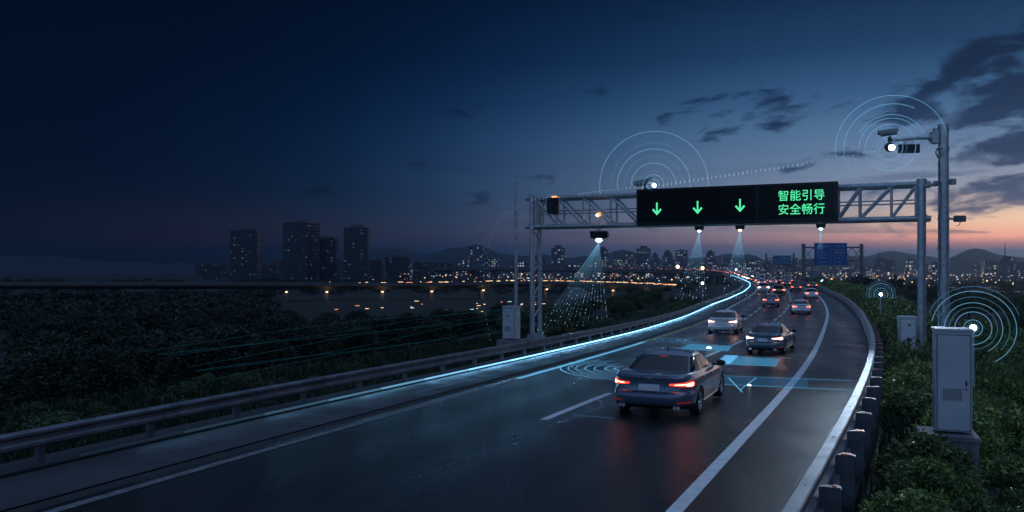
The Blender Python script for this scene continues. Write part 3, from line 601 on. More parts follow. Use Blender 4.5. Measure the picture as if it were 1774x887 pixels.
# message sign in front of the truss
GLY = {'智':([(0.269,0.118),(0.735,0.118),(0.735,0.019),(0.269,0.019),(0.269,0.177),(0.269,0.271),(0.735,0.271),(0.735,0.177),(0.195,0.333),(0.195,-0.08),(0.269,-0.08),(0.269,-0.043),(0.735,-0.043),(0.735,-0.078),(0.811,-0.078),(0.811,0.333),(0.162,0.843),(0.117,0.734),(0.05,0.642),(0.081,0.625),(0.11,0.605),(0.142,0.647),(0.173,0.696),(0.258,0.696),(0.258,0.637),(0.256,0.601),(0.05,0.601),(0.05,0.539),(0.243,0.539),(0.181,0.446),(0.04,0.362),(0.067,0.337),(0.089,0.31),(0.215,0.387),(0.288,0.472),(0.373,0.412),(0.443,0.36),(0.495,0.411),(0.408,0.466),(0.311,0.523),(0.316,0.539),(0.503,0.539),(0.503,0.601),(0.328,0.601),(0.329,0.637),(0.329,0.696),(0.477,0.696),(0.477,0.757),(0.204,0.757),(0.218,0.793),(0.231,0.829),(0.615,0.691),(0.823,0.691),(0.823,0.478),(0.615,0.478),(0.545,0.759),(0.545,0.41),(0.896,0.41),(0.896,0.759)],[(56,51,55),(51,58,55),(51,52,58),(52,57,58),(56,54,51),(53,57,52),(56,53,54),(56,57,53),(17,50,16),(17,49,50),(17,48,49),(17,47,48),(17,46,47),(18,22,17),(22,46,17),(18,21,22),(23,46,22),(24,45,23),(45,46,23),(24,44,45),(18,19,21),(19,20,21),(25,44,24),(25,43,44),(27,25,26),(27,43,25),(27,42,43),(27,41,42),(28,41,27),(29,40,28),(40,41,28),(29,39,40),(29,34,39),(34,38,39),(29,33,34),(35,38,34),(35,37,38),(30,33,29),(36,37,35),(30,31,33),(31,32,33),(9,5,8),(5,15,8),(5,6,15),(6,14,15),(9,4,5),(7,14,6),(9,0,4),(0,7,4),(0,1,7),(1,14,7),(9,3,0),(2,14,1),(9,11,3),(11,2,3),(11,12,2),(12,14,2),(9,10,11),(13,14,12)]),'能':([(0.084,0.553),(0.154,0.566),(0.414,0.586),(0.427,0.558),(0.437,0.533),(0.502,0.563),(0.449,0.669),(0.373,0.78),(0.312,0.756),(0.349,0.701),(0.384,0.643),(0.164,0.631),(0.229,0.719),(0.287,0.818),(0.209,0.842),(0.151,0.732),(0.105,0.664),(0.081,0.638),(0.058,0.625),(0.073,0.588),(0.383,0.42),(0.383,0.334),(0.17,0.334),(0.17,0.42),(0.1,0.484),(0.1,-0.079),(0.17,-0.079),(0.17,0.125),(0.383,0.125),(0.383,0.008),(0.38,-0.005),(0.367,-0.009),(0.327,-0.01),(0.263,-0.008),(0.278,-0.043),(0.288,-0.077),(0.368,-0.075),(0.422,-0.065),(0.45,-0.039),(0.457,0.007),(0.457,0.484),(0.17,0.275),(0.383,0.275),(0.383,0.184),(0.17,0.184),(0.858,0.765),(0.752,0.717),(0.625,0.67),(0.625,0.838),(0.551,0.838),(0.551,0.506),(0.576,0.423),(0.672,0.401),(0.757,0.401),(0.844,0.401),(0.926,0.433),(0.954,0.556),(0.919,0.568),(0.888,0.585),(0.875,0.49),(0.837,0.469),(0.755,0.469),(0.678,0.469),(0.635,0.476),(0.625,0.507),(0.625,0.609),(0.773,0.656),(0.908,0.709),(0.87,0.319),(0.76,0.263),(0.625,0.213),(0.625,0.373),(0.551,0.373),(0.551,0.035),(0.576,-0.05),(0.674,-0.071),(0.761,-0.071),(0.849,-0.071),(0.934,-0.036),(0.963,0.099),(0.928,0.111),(0.896,0.128),(0.883,0.02),(0.843,-0.004),(0.759,-0.004),(0.681,-0.004),(0.635,0.003),(0.625,0.034),(0.625,0.151),(0.781,0.201),(0.919,0.263)],[(25,23,24),(23,40,24),(23,20,40),(20,39,40),(25,22,23),(21,39,20),(25,41,22),(41,21,22),(41,42,21),(42,39,21),(25,44,41),(43,39,42),(25,27,44),(27,43,44),(27,28,43),(28,39,43),(25,26,27),(29,39,28),(30,39,29),(30,38,39),(31,38,30),(34,32,33),(32,38,31),(34,38,32),(34,37,38),(35,37,34),(35,36,37),(50,48,49),(50,47,48),(46,67,45),(47,67,46),(47,66,67),(50,65,47),(65,66,47),(50,64,65),(59,57,58),(59,56,57),(59,55,56),(50,63,64),(51,63,50),(60,55,59),(51,62,63),(51,61,62),(51,60,61),(51,55,60),(51,54,55),(52,54,51),(53,54,52),(73,71,72),(73,70,71),(69,90,68),(70,90,69),(70,89,90),(73,88,70),(88,89,70),(73,87,88),(82,80,81),(82,79,80),(82,78,79),(74,87,73),(74,86,87),(83,78,82),(74,85,86),(74,84,85),(74,83,84),(74,78,83),(74,77,78),(75,77,74),(76,77,75),(15,13,14),(15,12,13),(8,6,7),(9,6,8),(16,12,15),(16,11,12),(10,6,9),(10,5,6),(17,11,16),(11,2,10),(2,5,10),(18,11,17),(18,2,11),(19,2,18),(0,1,19),(1,2,19),(3,5,2),(3,4,5)]),'引':([(0.143,0.568),(0.118,0.415),(0.088,0.273),(0.467,0.273),(0.444,0.086),(0.413,0.011),(0.395,0.002),(0.369,0.0),(0.306,0.001),(0.212,0.007),(0.23,-0.031),(0.239,-0.07),(0.331,-0.074),(0.398,-0.072),(0.443,-0.064),(0.478,-0.04),(0.518,0.062),(0.546,0.308),(0.548,0.33),(0.549,0.343),(0.181,0.343),(0.195,0.419),(0.208,0.498),(0.543,0.498),(0.543,0.798),(0.107,0.798),(0.107,0.728),(0.469,0.728),(0.469,0.568),(0.782,0.83),(0.782,-0.08),(0.857,-0.08),(0.857,0.83)],[(30,32,29),(30,31,32),(26,24,25),(26,27,24),(27,23,24),(28,23,27),(1,22,0),(22,28,0),(22,23,28),(1,21,22),(1,20,21),(2,20,1),(2,19,20),(2,18,19),(2,17,18),(2,3,17),(3,16,17),(4,16,3),(5,16,4),(5,15,16),(6,15,5),(10,8,9),(7,15,6),(10,7,8),(10,15,7),(11,15,10),(11,14,15),(11,13,14),(12,13,11)]),'导':([(0.135,0.77),(0.135,0.508),(0.181,0.416),(0.35,0.394),(0.548,0.394),(0.749,0.394),(0.877,0.419),(0.921,0.521),(0.883,0.53),(0.848,0.544),(0.824,0.472),(0.744,0.456),(0.538,0.456),(0.344,0.456),(0.237,0.467),(0.213,0.509),(0.213,0.562),(0.826,0.562),(0.826,0.8),(0.135,0.8),(0.213,0.734),(0.752,0.734),(0.752,0.629),(0.213,0.629),(0.211,0.182),(0.305,0.092),(0.374,0.001),(0.43,0.051),(0.361,0.135),(0.27,0.221),(0.648,0.221),(0.648,0.011),(0.643,-0.005),(0.622,-0.01),(0.56,-0.01),(0.457,-0.009),(0.473,-0.042),(0.484,-0.076),(0.603,-0.075),(0.677,-0.065),(0.715,-0.041),(0.725,0.009),(0.725,0.221),(0.944,0.221),(0.944,0.291),(0.725,0.291),(0.725,0.369),(0.648,0.369),(0.648,0.291),(0.062,0.291),(0.062,0.221),(0.256,0.221)],[(48,46,47),(48,45,46),(50,48,49),(50,45,48),(50,44,45),(50,43,44),(51,43,50),(24,29,51),(29,43,51),(24,28,29),(30,43,29),(31,42,30),(42,43,30),(31,41,42),(25,28,24),(25,27,28),(26,27,25),(32,41,31),(32,40,41),(33,40,32),(36,34,35),(34,40,33),(36,40,34),(36,39,40),(37,39,36),(37,38,39),(0,18,19),(0,21,18),(21,17,18),(1,20,0),(20,21,0),(1,23,20),(22,17,21),(1,16,23),(16,22,23),(16,17,22),(1,15,16),(10,8,9),(10,7,8),(10,6,7),(1,14,15),(2,14,1),(11,6,10),(2,13,14),(2,12,13),(2,11,12),(2,6,11),(2,5,6),(3,5,2),(4,5,3)]),'安':([(0.414,0.823),(0.438,0.774),(0.461,0.725),(0.093,0.725),(0.093,0.522),(0.168,0.522),(0.168,0.654),(0.829,0.654),(0.829,0.522),(0.908,0.522),(0.908,0.725),(0.549,0.725),(0.522,0.782),(0.491,0.842),(0.656,0.378),(0.6,0.268),(0.524,0.178),(0.416,0.219),(0.31,0.256),(0.349,0.314),(0.389,0.378),(0.299,0.378),(0.245,0.295),(0.193,0.223),(0.322,0.177),(0.456,0.125),(0.29,0.044),(0.082,-0.009),(0.109,-0.042),(0.13,-0.077),(0.354,-0.01),(0.536,0.091),(0.714,0.007),(0.852,-0.073),(0.914,-0.008),(0.774,0.069),(0.599,0.148),(0.68,0.251),(0.742,0.378),(0.935,0.378),(0.935,0.449),(0.43,0.449),(0.469,0.524),(0.502,0.596),(0.421,0.612),(0.385,0.532),(0.341,0.449),(0.069,0.449),(0.069,0.378)],[(0,12,13),(1,12,0),(1,11,12),(2,11,1),(4,6,3),(6,2,3),(6,11,2),(6,10,11),(6,7,10),(7,9,10),(4,5,6),(8,9,7),(45,43,44),(45,42,43),(46,42,45),(46,41,42),(48,46,47),(48,41,46),(48,40,41),(48,39,40),(21,39,48),(22,20,21),(20,39,21),(22,19,20),(14,39,20),(15,38,14),(38,39,14),(15,37,38),(22,18,19),(23,18,22),(16,37,15),(23,17,18),(16,36,37),(24,17,23),(24,16,17),(24,36,16),(25,36,24),(25,35,36),(26,31,25),(31,35,25),(26,30,31),(32,35,31),(32,34,35),(27,30,26),(33,34,32),(28,30,27),(28,29,30)]),'全':([(0.493,0.851),(0.29,0.628),(0.026,0.462),(0.055,0.433),(0.078,0.401),(0.138,0.433),(0.197,0.469),(0.197,0.404),(0.461,0.404),(0.461,0.248),(0.203,0.248),(0.203,0.181),(0.461,0.181),(0.461,0.016),(0.076,0.016),(0.076,-0.052),(0.929,-0.052),(0.929,0.016),(0.539,0.016),(0.539,0.181),(0.809,0.181),(0.809,0.248),(0.539,0.248),(0.539,0.404),(0.809,0.404),(0.809,0.47),(0.866,0.432),(0.925,0.397),(0.948,0.431),(0.977,0.46),(0.745,0.605),(0.542,0.794),(0.559,0.82),(0.2,0.471),(0.362,0.594),(0.5,0.739),(0.648,0.592),(0.807,0.471)],[(1,32,0),(1,31,32),(1,35,31),(35,30,31),(1,34,35),(36,30,35),(2,34,1),(36,29,30),(2,33,34),(37,29,36),(2,6,33),(6,37,33),(6,25,37),(25,29,37),(6,24,25),(26,29,25),(2,5,6),(7,24,6),(3,5,2),(26,28,29),(3,4,5),(27,28,26),(8,24,7),(9,23,8),(23,24,8),(9,22,23),(11,9,10),(11,22,9),(11,21,22),(11,20,21),(12,20,11),(13,19,12),(19,20,12),(13,18,19),(15,13,14),(15,18,13),(15,17,18),(15,16,17)]),'畅':([(0.2,0.838),(0.2,0.704),(0.062,0.704),(0.062,0.191),(0.12,0.191),(0.12,0.241),(0.2,0.241),(0.2,-0.078),(0.269,-0.078),(0.269,0.241),(0.412,0.241),(0.412,0.704),(0.269,0.704),(0.269,0.838),(0.351,0.446),(0.351,0.307),(0.264,0.307),(0.264,0.446),(0.351,0.507),(0.264,0.507),(0.264,0.638),(0.351,0.638),(0.12,0.446),(0.205,0.446),(0.205,0.307),(0.12,0.307),(0.12,0.507),(0.12,0.638),(0.205,0.638),(0.205,0.507),(0.466,0.435),(0.495,0.445),(0.548,0.448),(0.588,0.448),(0.51,0.297),(0.397,0.182),(0.427,0.161),(0.453,0.14),(0.573,0.272),(0.659,0.448),(0.751,0.448),(0.628,0.166),(0.43,-0.036),(0.461,-0.056),(0.488,-0.078),(0.689,0.141),(0.82,0.448),(0.868,0.448),(0.839,0.129),(0.803,0.011),(0.789,-0.001),(0.77,-0.003),(0.733,-0.002),(0.681,0.001),(0.695,-0.034),(0.701,-0.07),(0.758,-0.072),(0.803,-0.07),(0.839,-0.06),(0.868,-0.035),(0.912,0.107),(0.944,0.481),(0.946,0.504),(0.947,0.518),(0.596,0.518),(0.743,0.627),(0.894,0.759),(0.838,0.801),(0.819,0.793),(0.441,0.793),(0.441,0.723),(0.745,0.723),(0.621,0.618),(0.536,0.557),(0.481,0.524),(0.434,0.506),(0.452,0.47)],[(1,13,0),(1,12,13),(68,66,67),(70,68,69),(70,66,68),(70,71,66),(71,65,66),(72,65,71),(3,27,2),(27,1,2),(27,12,1),(27,11,12),(27,28,11),(28,21,11),(21,10,11),(3,26,27),(29,20,28),(20,21,28),(29,19,20),(18,10,21),(72,64,65),(73,64,72),(74,64,73),(75,64,74),(75,63,64),(75,62,63),(3,22,26),(22,29,26),(22,19,29),(22,18,19),(22,23,18),(23,14,18),(14,10,18),(76,62,75),(76,61,62),(76,47,61),(47,60,61),(30,31,76),(31,32,76),(32,47,76),(33,47,32),(34,39,33),(39,47,33),(34,38,39),(40,47,39),(41,46,40),(46,47,40),(41,45,46),(48,60,47),(3,25,22),(24,17,23),(17,14,23),(24,16,17),(15,10,14),(3,5,25),(5,24,25),(5,16,24),(5,15,16),(5,10,15),(35,38,34),(35,36,38),(36,37,38),(3,4,5),(6,10,5),(7,9,6),(9,10,6),(7,8,9),(42,45,41),(42,43,45),(43,44,45),(49,60,48),(49,59,60),(50,59,49),(54,52,53),(51,59,50),(54,51,52),(54,59,51),(55,59,54),(55,58,59),(55,57,58),(56,57,55)]),'行':([(0.391,0.504),(0.391,0.432),(0.728,0.432),(0.728,0.017),(0.722,0.0),(0.702,-0.005),(0.643,-0.005),(0.545,-0.003),(0.561,-0.04),(0.57,-0.077),(0.689,-0.076),(0.759,-0.066),(0.794,-0.037),(0.804,0.016),(0.804,0.432),(0.955,0.432),(0.955,0.504),(0.435,0.78),(0.435,0.708),(0.927,0.708),(0.927,0.78),(0.267,0.841),(0.163,0.725),(0.035,0.622),(0.058,0.593),(0.079,0.562),(0.218,0.678),(0.339,0.811),(0.307,0.626),(0.179,0.459),(0.025,0.322),(0.053,0.291),(0.078,0.259),(0.135,0.308),(0.192,0.364),(0.192,-0.083),(0.266,-0.083),(0.266,0.446),(0.326,0.522),(0.378,0.6)],[(18,20,17),(18,19,20),(22,27,21),(22,26,27),(23,26,22),(23,24,26),(24,25,26),(29,39,28),(29,38,39),(29,37,38),(30,37,29),(30,34,37),(34,36,37),(30,33,34),(35,36,34),(31,33,30),(31,32,33),(1,16,0),(1,15,16),(2,15,1),(3,14,2),(14,15,2),(3,13,14),(4,13,3),(4,12,13),(5,12,4),(8,6,7),(6,12,5),(8,12,6),(8,11,12),(9,11,8),(9,10,11)])}
t0, t1, z0, z1, nf = .3147, .818, 5.06, 6.70, -.42
sgn = thing('message_sign', 'long black electronic sign with three green arrows and two lines of writing', 'sign', g((t0+t1)/2, nf, z0))
W = (t1-t0)*GL; c = g((t0+t1)/2, nf+.14, (z0+z1)/2)
mb = MB(); mb.box(c, (W, .26, z1-z0), RZ(ang)); part(mb, 'housing', M['dark'], sgn, .015)
td = .6285                                               # split between the arrow field and the text field
def field(ta, tb, nm):
    mb = MB(); mb.box(g((ta+tb)/2, nf+.001, (z0+z1)/2+.02), ((tb-ta)*GL, .02, z1-z0-.24), RZ(ang)); return part(mb, nm, M['black'], sgn)
field(t0+.006, td-.003, 'screen'); field(td+.004, t1-.008, 'screen')
fr = MB()
for ta, tb in ((t0+.003, td-.001), (td+.001, t1-.003)):
    for z in (z0+.07, z1-.05): fr.box(g((ta+tb)/2, nf-.01, z), ((tb-ta)*GL, .05, .05), RZ(ang))
    for t in (ta+.0015, tb-.0015): fr.box(g(t, nf-.009, (z0+z1)/2), (.05, .048, z1-z0-.07), RZ(ang))
part(fr, 'bezel', M['dark'], sgn)
def tpx(px): r = (px-CX)/F; p = GA+N*(nf-.02); return (r*p.y-p.x)/((U.x-r*U.y)*GL)
for px, py in ((1138, 362), (1208.5, 359.5), (1282, 356)):
    t = tpx(px); p = g(t, nf, 0); zc = CH-(py-HOR)*p.y/F; k = .29
    out = [(-.075, 1), (.075, 1), (.075, -.35), (.28, .02), (.40, -.12), (0, -.98), (-.40, -.12), (-.28, .02), (-.075, -.35)]
    sh = [(-.12, .98), (.12, .98), (.12, -.42), (.55, .06), (.74, -.15), (0, -.98), (-.74, -.15), (-.55, .06), (-.12, -.42)]
    mb = MB(); vs = []
    for n in (-.016, -.028):
        for x, z in sh: vs.append(g(t, nf+n, zc+z*k)+U*(x*k))
    m_ = len(sh); fs = [tuple(range(m_, 2*m_)), tuple(range(m_-1, -1, -1))]+[(i, (i+1) % m_, m_+(i+1) % m_, m_+i) for i in range(m_)]
    mb.add(vs, fs); part(mb, 'lane_arrow', M['green_led'], sgn, 0, None, False)
def line_of_text(chars, pxa, pxb, py):
    ta, tb = tpx(pxa), tpx(pxb); cw = (tb-ta)*GL/len(chars); mb = MB()
    tm = (ta+tb)/2; zc = CH-(py-HOR)*g(tm, nf).y/F
    for i, ch in enumerate(chars):
        vs, fs = GLY[ch]; S = cw*1.02
        def pt(x, y, n): return g(ta, nf+n, zc+(y-.38)*S)+U*(i*cw+x*S*.96)
        mb.add([pt(x, y, -.022) for x, y in vs], fs)
        for dx, dy in ((.006, 0), (-.006, 0), (0, .006), (0, -.006)): mb.add([pt(x+dx, y+dy, -.021+dx*.02+dy*.03) for x, y in vs], fs)
    part(mb, 'lettering', M['green_led'], sgn, 0, None, False)
line_of_text('智能引导', 1347.5, 1430, 338); line_of_text('安全畅行', 1347.5, 1430, 362)

# ------------------------------------------------------------------ devices hung on the gantry
def sensor(px, label, warm=False, big=False):
    t = tpx(px); b = g(t, .1 if big else -.15, 0)
    zt = ZB-.11 if big else z0
    o = thing('traffic_sensor', label, 'sensor', b+Vector((0, 0, zt)), ang, 'sensors hanging below the gantry')
    s = 2.0 if big else 1.0
    m1 = MB(); m1.box((0, 0, -.04*s), (.10*s, .10, .08*s)); m1.build('bracket', M['steel'], o)
    m2 = MB(); m2.box((0, 0, -.08*s-.085*s), (.34*s, .22*s, .17*s), None, 0, 1.12); 
    if big: m2.box((.36, .05, -.33), (.12, .3, .22))
    m2.build('housing', M['dark'], o, None, True, .012)
    m3 = MB(); m3.tube([(0, -.02, -.25*s), (0, -.02, -.25*s-.06*s)], [.06*s, .085*s], 12); m3.ball((0, -.02, -.25*s-.07*s), .055*s, 10, 0, (1, 1, .5)); m3.build('lens', M['warm_lens'] if warm else M['lens_lamp'], o)
    return o, b+Vector((0, 0, zt-.34*s))
M['warm_lens'] = glow('warm_lens', (1, .55, .25), 5)
SENS = []
_, p = sensor(1031, 'large black sensor box hanging under the open left truss, its blue-white lens lit', big=True); SENS.append(p)
for px, lab, w in ((1209, 'small sensor under the sign below the middle green arrow, blue-white lens', False), (1280, 'small sensor under the sign below the arrow nearest the writing, orange-lit lens', True), (1421, 'small sensor under the sign end with the green writing', False)):
    _, p = sensor(px, lab, w); SENS.append(p)
for p, e in zip(SENS, (260, 300, 300, 260)):              # the lit sensor lenses
    lamp_obj('sensor_light', 'SPOT', p+Vector((0, -.05, -.06)), p+Vector((-.8, -2.6, -6)), e*SENP, (.50, .80, 1.0), spot_size=math.radians(62), spot_blend=.9, shadow_soft_size=.08)
t = tpx(956); o = thing('roadside_unit', 'dark boxy speaker-like unit with an orange light on top, on the gantry corner', 'roadside unit', g(t, -.18, 5.72), ang)
m1 = MB(); m1.box((0, -.12, .38), (.52, .34, .74)); m1.build('housing', M['dark'], o, None, True, .03)
m1 = MB(); m1.tube([(-.02, -.30, .38), (-.02, -.325, .38)], .13, 20); m1.tube([(-.02, -.325, .38), (-.02, -.34, .38)], [.06, .05], 16); m1.build('speaker_ring', M['plastic'], o)
m1 = MB(); m1.box((.07, -.12, .79), (.22, .16, .07)); m1.build('signal_light', M['amber'], o, None, True, .01)
m1 = MB(); m1.box((0, .13, .45), (.3, .16, .5)); m1.build('bracket', M['steel'], o)
t = tpx(1033); o = thing('warning_light', 'small warning lamp glowing white and orange above the big black sensor box', 'lamp', g(t, -.12, ZB+.1), ang)
m1 = MB(); m1.box((0, 0, .14), (.06, .06, .28)); m1.build('stem', M['steel'], o)
m1 = MB(); m1.ball((-.04, -.08, .36), .065, 12); m1.build('white_lamp', M['cool_warm'] if 'cool_warm' in M else M['warm_lamp'], o)
m1 = MB(); m1.ball((.06, -.05, .40), .07, 12, 0, (.7, .7, 1.4)); m1.build('orange_lamp', M['amber'], o)

def bullet_camera(base, yaw, pitch, L, label, amber=False, name='surveillance_camera'):
    o = thing(name, label, 'camera', base, yaw)
    m1 = MB(); m1.tube([(0, 0, 0), (0, 0, .16)], .035, 8); m1.box((0, 0, .02), (.16, .16, .05)); m1.ball((0, 0, .17), .06, 8); m1.build('mount', M['plastic'], o)
    R = Matrix.Rotation(pitch, 3, 'Y'); c = Vector((.04, 0, .28))
    def r(x, y, z): return c+R @ Vector((x*L, y*L, z*L))
    m1 = MB(); m1.tube([r(-.45, 0, 0), r(.42, 0, 0)], .17*L, 14); body = m1.build('camera_body', M['cam_grey'], o)
    m1 = MB(); rows = []
    for x in (-.52, .60):
        rows.append([r(x, .23*math.cos(a), .23*math.sin(a)+.01) for a in np.linspace(-.15, PI+.15, 12)])
    rows2 = [[r(x, .205*math.cos(a), .205*math.sin(a)+.01) for a in np.linspace(-.15, PI+.15, 12)] for x in (.60, -.52)]
    m1.grid(rows+rows2+[rows[0]]); m1.build('sunshield', M['cam_grey'], o)
    m1 = MB(); m1.tube([r(.42, 0, 0), r(.46, 0, 0)], .15*L, 14); m1.build('lens', M['glass'], o)
    if amber:
        m1 = MB(); m1.ball((.06, -.10, -.04), .10, 10, 0, (1.2, 1, .7)); m1.build('orange_lamp', M['amber'], o)
    return o
M['cam_grey'] = surf('camera_grey', (.20, .21, .22), (.15, .16, .17), .4, .3)
t = tpx(1116); bullet_camera(g(t, nf+.1, z1+.0), ang+PI+.35, .25, .72, 'grey bullet camera on the top corner of the black message sign, orange lamp below', True)
def light_ball(name, label, p, r, mat='cool_lamp', cat='lamp', post=None):
    o = thing(name, label, cat, p if post is None else post)
    b = o.location
    m1 = MB(); m1.ball(Vector(p)-b, r, 14); m1.build('globe', M[mat], o)
    m1 = MB(); m1.tube([Vector(p)-b+Vector((0, .0, -r*.9)), Vector((0, 0, 0)) if post is not None else Vector((0, .02, -r*2.2))], [.03, .03] if post is None else [.035, .05], 8)
    m1.build('post' if post is not None else 'stem', M['steel'], o); return o
pb = g(tpx(1132), nf+.1, 0); pb.z = CH-(321-HOR)*pb.y/F
light_ball('status_lamp', 'small white status lamp on the top edge of the sign beside the bullet camera', pb, .095)
m = bpy.data.objects[-1] if False else None

# ------------------------------------------------------------------ tall camera mast on the right
MP = Vector((16.5, 32.0, -1.3))
mast = thing('camera_mast', 'tall steel pole standing behind the big cabinet with a short arm near its top', 'mast', MP)
zz = lambda py, Y=32.0: CH-(py-HOR)*Y/F
mb = MB(); mb.tube([MP, MP+Vector((0, 0, .02)), Vector((MP.x, MP.y, zz(217)))], [.21, .21, .185], 24); mb.tube([Vector((MP.x, MP.y, zz(217))), Vector((MP.x, MP.y, zz(215.5)))], .20, 24); part(mb, 'pole', M['steel'], mast)
mb = MB()
for py in (223, 258, 315, 379, 430): part(MB().tube([Vector((MP.x, MP.y, zz(py)-.05)), Vector((MP.x, MP.y, zz(py)+.05))], .215, 24), 'clamp_band', M['steel'], mast)
None
AD = Vector((-1, .12, 0)).normalized()
mb = MB(); a0 = Vector((MP.x, MP.y, zz(238))); mb.tube([a0+AD*.2, a0+AD*1.0, a0+AD*1.95+Vector((0, 0, -.07))], .075, 12); mb.box(a0+AD*.34, (.24, .30, .42), RZ(math.atan2(AD.y, AD.x))); mb.tube([a0+AD*.45, a0+AD*.53], .14, 14); mb.tube([a0+AD*.28+Vector((0, 0, -.25)), a0+AD*.28+Vector((0, 0, .35))], .11, 14)
part(mb, 'arm', M['steel'], mast)
mb = MB(); b1 = Vector((MP.x, MP.y, zz(315))); b2 = g(1, 0, 6.36); mb.tube([b1+(b2-b1)*.1, b2], .06, 10); mb.box(b1+Vector((.34, 0, 0)), (.2, .2, .22)); mb.tube([b1, b1+Vector((.34, 0, 0))], .07, 10); mb.box(b1+(b2-b1).normalized()*.45, (.16, .16, .2)); part(mb, 'bracket', M['steel'], mast)
mb = MB()
def wob(p, pyA, pyB, off, amp):
    return [Vector((MP.x+off+amp*math.sin(i*1.1)*(.5+.5*math.sin(i*.7)), MP.y-.2, zz(pyA+(pyB-pyA)*i/14))) for i in range(15)]
mb.tube(wob(0, 262, 332, -.24, .05), .018, 6); mb.tube(wob(0, 316, 560, -.23, .035), .018, 6)
mb.tube([Vector((MP.x-.1, MP.y-.15, zz(258))), Vector((MP.x-.36, MP.y-.2, zz(259))), Vector((MP.x-.40, MP.y-.2, zz(266))), Vector((MP.x-.30, MP.y-.2, zz(275)))], .025, 8)
part(mb, 'cables', M['plastic'], mast)
ca = a0+AD*1.98
bullet_camera(ca+Vector((0, -.05, -.08)), PI-.25, .12, .62, 'grey bullet camera at the tip of the tall mast arm')
o = thing('radar_panel', 'flat black radar panel hung under the mast arm', 'radar', a0+AD*1.28+Vector((0, 0, -.06)), math.radians(-7))
m1 = MB(); m1.box((0, -.05, -.36), (.78, .14, .34)); m1.build('housing', M['dark'], o, None, True, .02)
m1 = MB(); m1.box((0, -.125, -.36), (.66, .02, .25)); m1.build('screen', M['black'], o)
m1 = MB(); m1.box((-.12, 0, -.10), (.08, .1, .22)); m1.box((-.44, -.03, -.34), (.16, .1, .12)); m1.build('bracket', M['steel'], o)
dm = at(1542, 256.5, 31.8); o = thing('dome_camera', 'round camera with a brilliant white light under the tip of the mast arm', 'camera', dm)
m1 = MB(); m1.ball((0, .04, .04), .2, 14, 0, (1, 1, .9)); m1.tube([(0, .04, .2), (0, .04, .42)], .06, 10); m1.build('housing', M['dark'], o)
m1 = MB(); m1.ball((0, -.14, 0), .115, 14); m1.build('lamp', M['cool_lamp'], o)
lamp_obj('mast_light', 'SPOT', dm+Vector((0, -.32, -.05)), (8.6, 14.5, 0), 5200*MASTP, (.62, .80, 1.0), spot_size=math.radians(50), spot_blend=1.0, shadow_soft_size=.12)
bx = at(1660, 379, 32); o = thing('junction_box', 'small pale equipment box sticking out from the side of the tall mast', 'equipment box', Vector((MP.x+.2, MP.y, bx.z)))
m1 = MB(); m1.tube([(0, 0, 0), (.22, 0, 0)], .045, 8); m1.build('bracket', M['steel'], o)
m1 = MB(); m1.box((.42, 0, 0), (.40, .22, .24)); m1.build('housing', M['cam_grey'], o, None, True, .02)
m1 = MB(); m1.tube([(.44, 0, -.12), (.42, 0, -.2), (.36, 0, -.26), (.30, 0, -.27)], .014, 6); m1.build('cable', M['plastic'], o)

lp = at(894, 560, 41.6); o = thing('slim_mast', 'slim plain steel mast rising beside the roadside cabinet and the lattice leg', 'mast', (lp.x, 41.6, -.7))
m1 = MB(); m1.tube([(0, 0, 0), (0, 0, 8.08)], [.10, .075], 12); m1.build('pole', M['steel'], o)
m1 = MB(); m1.tube([(0, 0, 8.08), (0, 0, 8.12)], .085, 12); m1.build('cap', M['steel'], o)

# ------------------------------------------------------------------ cabinets
def cabinet(label, loc, yaw, w, d, h, vent=None, lock=True, notice=(), patch=(), pm_='cab'):
    o = thing('equipment_cabinet', label, 'cabinet', loc, yaw)
    m1 = MB(); m1.box((0, 0, h/2+.02), (w, d, h-.04)); m1.build('body', M[pm_], o, None, True, .01)
    m1 = MB(); m1.box((0, 0, h+.025), (w+.05, d+.06, .05)); m1.build('lid', M[pm_], o, None, True, .008)
    m1 = MB(); m1.box((0, -d/2-.001, h/2), (w-.045, .012, h-.115)); m1.build('door_seam', M['cab_dark'], o)  # dark frame behind the door, drawing its shaded gap in colour
    m1 = MB(); m1.box((0, -d/2-.010, h/2), (w-.07, .018, h-.14)); dr = m1.build('door', M[pm_], o, None, True, .006)
    if vent:
        vx, vz, vw, vh = vent; m1 = MB(); m1.box((vx, -d/2-.019, vz), (vw, .012, vh)); m1.build('vent', M['cab_dark'], dr)
        m1 = MB()
        for i in range(7): m1.box((vx, -d/2-.027, vz-vh/2+vh*(i+.5)/7), (vw+.01, .014, vh*.055))
        for i in range(9): m1.box((vx-vw/2+vw*i/8, -d/2-.028, vz), (.010, .012, vh+.01))
        m1.build('vent_louvre', M[pm_], dr)
    if lock:
        m1 = MB(); m1.box((w/2-.10, -d/2-.024, h*.50), (.025, .03, .09)); m1.ball((w/2-.10, -d/2-.03, h*.44), .016, 8); m1.build('lock', M['dark'], dr)
    for x, z, a, b in notice:
        m1 = MB(); m1.box((x, -d/2-.020, z), (a, .008, b)); m1.build('notice_plate', M['notice'], dr)
    for pts in patch:
        m1 = MB(); m1.add([(x, -d/2-.0195, z) for x, z in pts], [tuple(range(len(pts)))]); m1.build('peeled_sticker', M['cab_dark'], dr)
    m1 = MB()
    for z in (.25, .55, .82): m1.tube([(-w/2+.006, -d/2-.012, h*z-.05), (-w/2+.006, -d/2-.012, h*z+.05)], .014, 8)
    m1.build('hinge', M[pm_], o); return o
M['notice'] = surf('notice', (.30, .22, .14), (.2, .15, .1), .6, scale=20)
bigc = Vector((8.12, 15.45, .16))
cabinet('large pale grey cabinet with a slatted vent on a concrete base in the shrubs', bigc, math.radians(-21), .60, .52, 1.86, (-.03, .72, .30, .21))
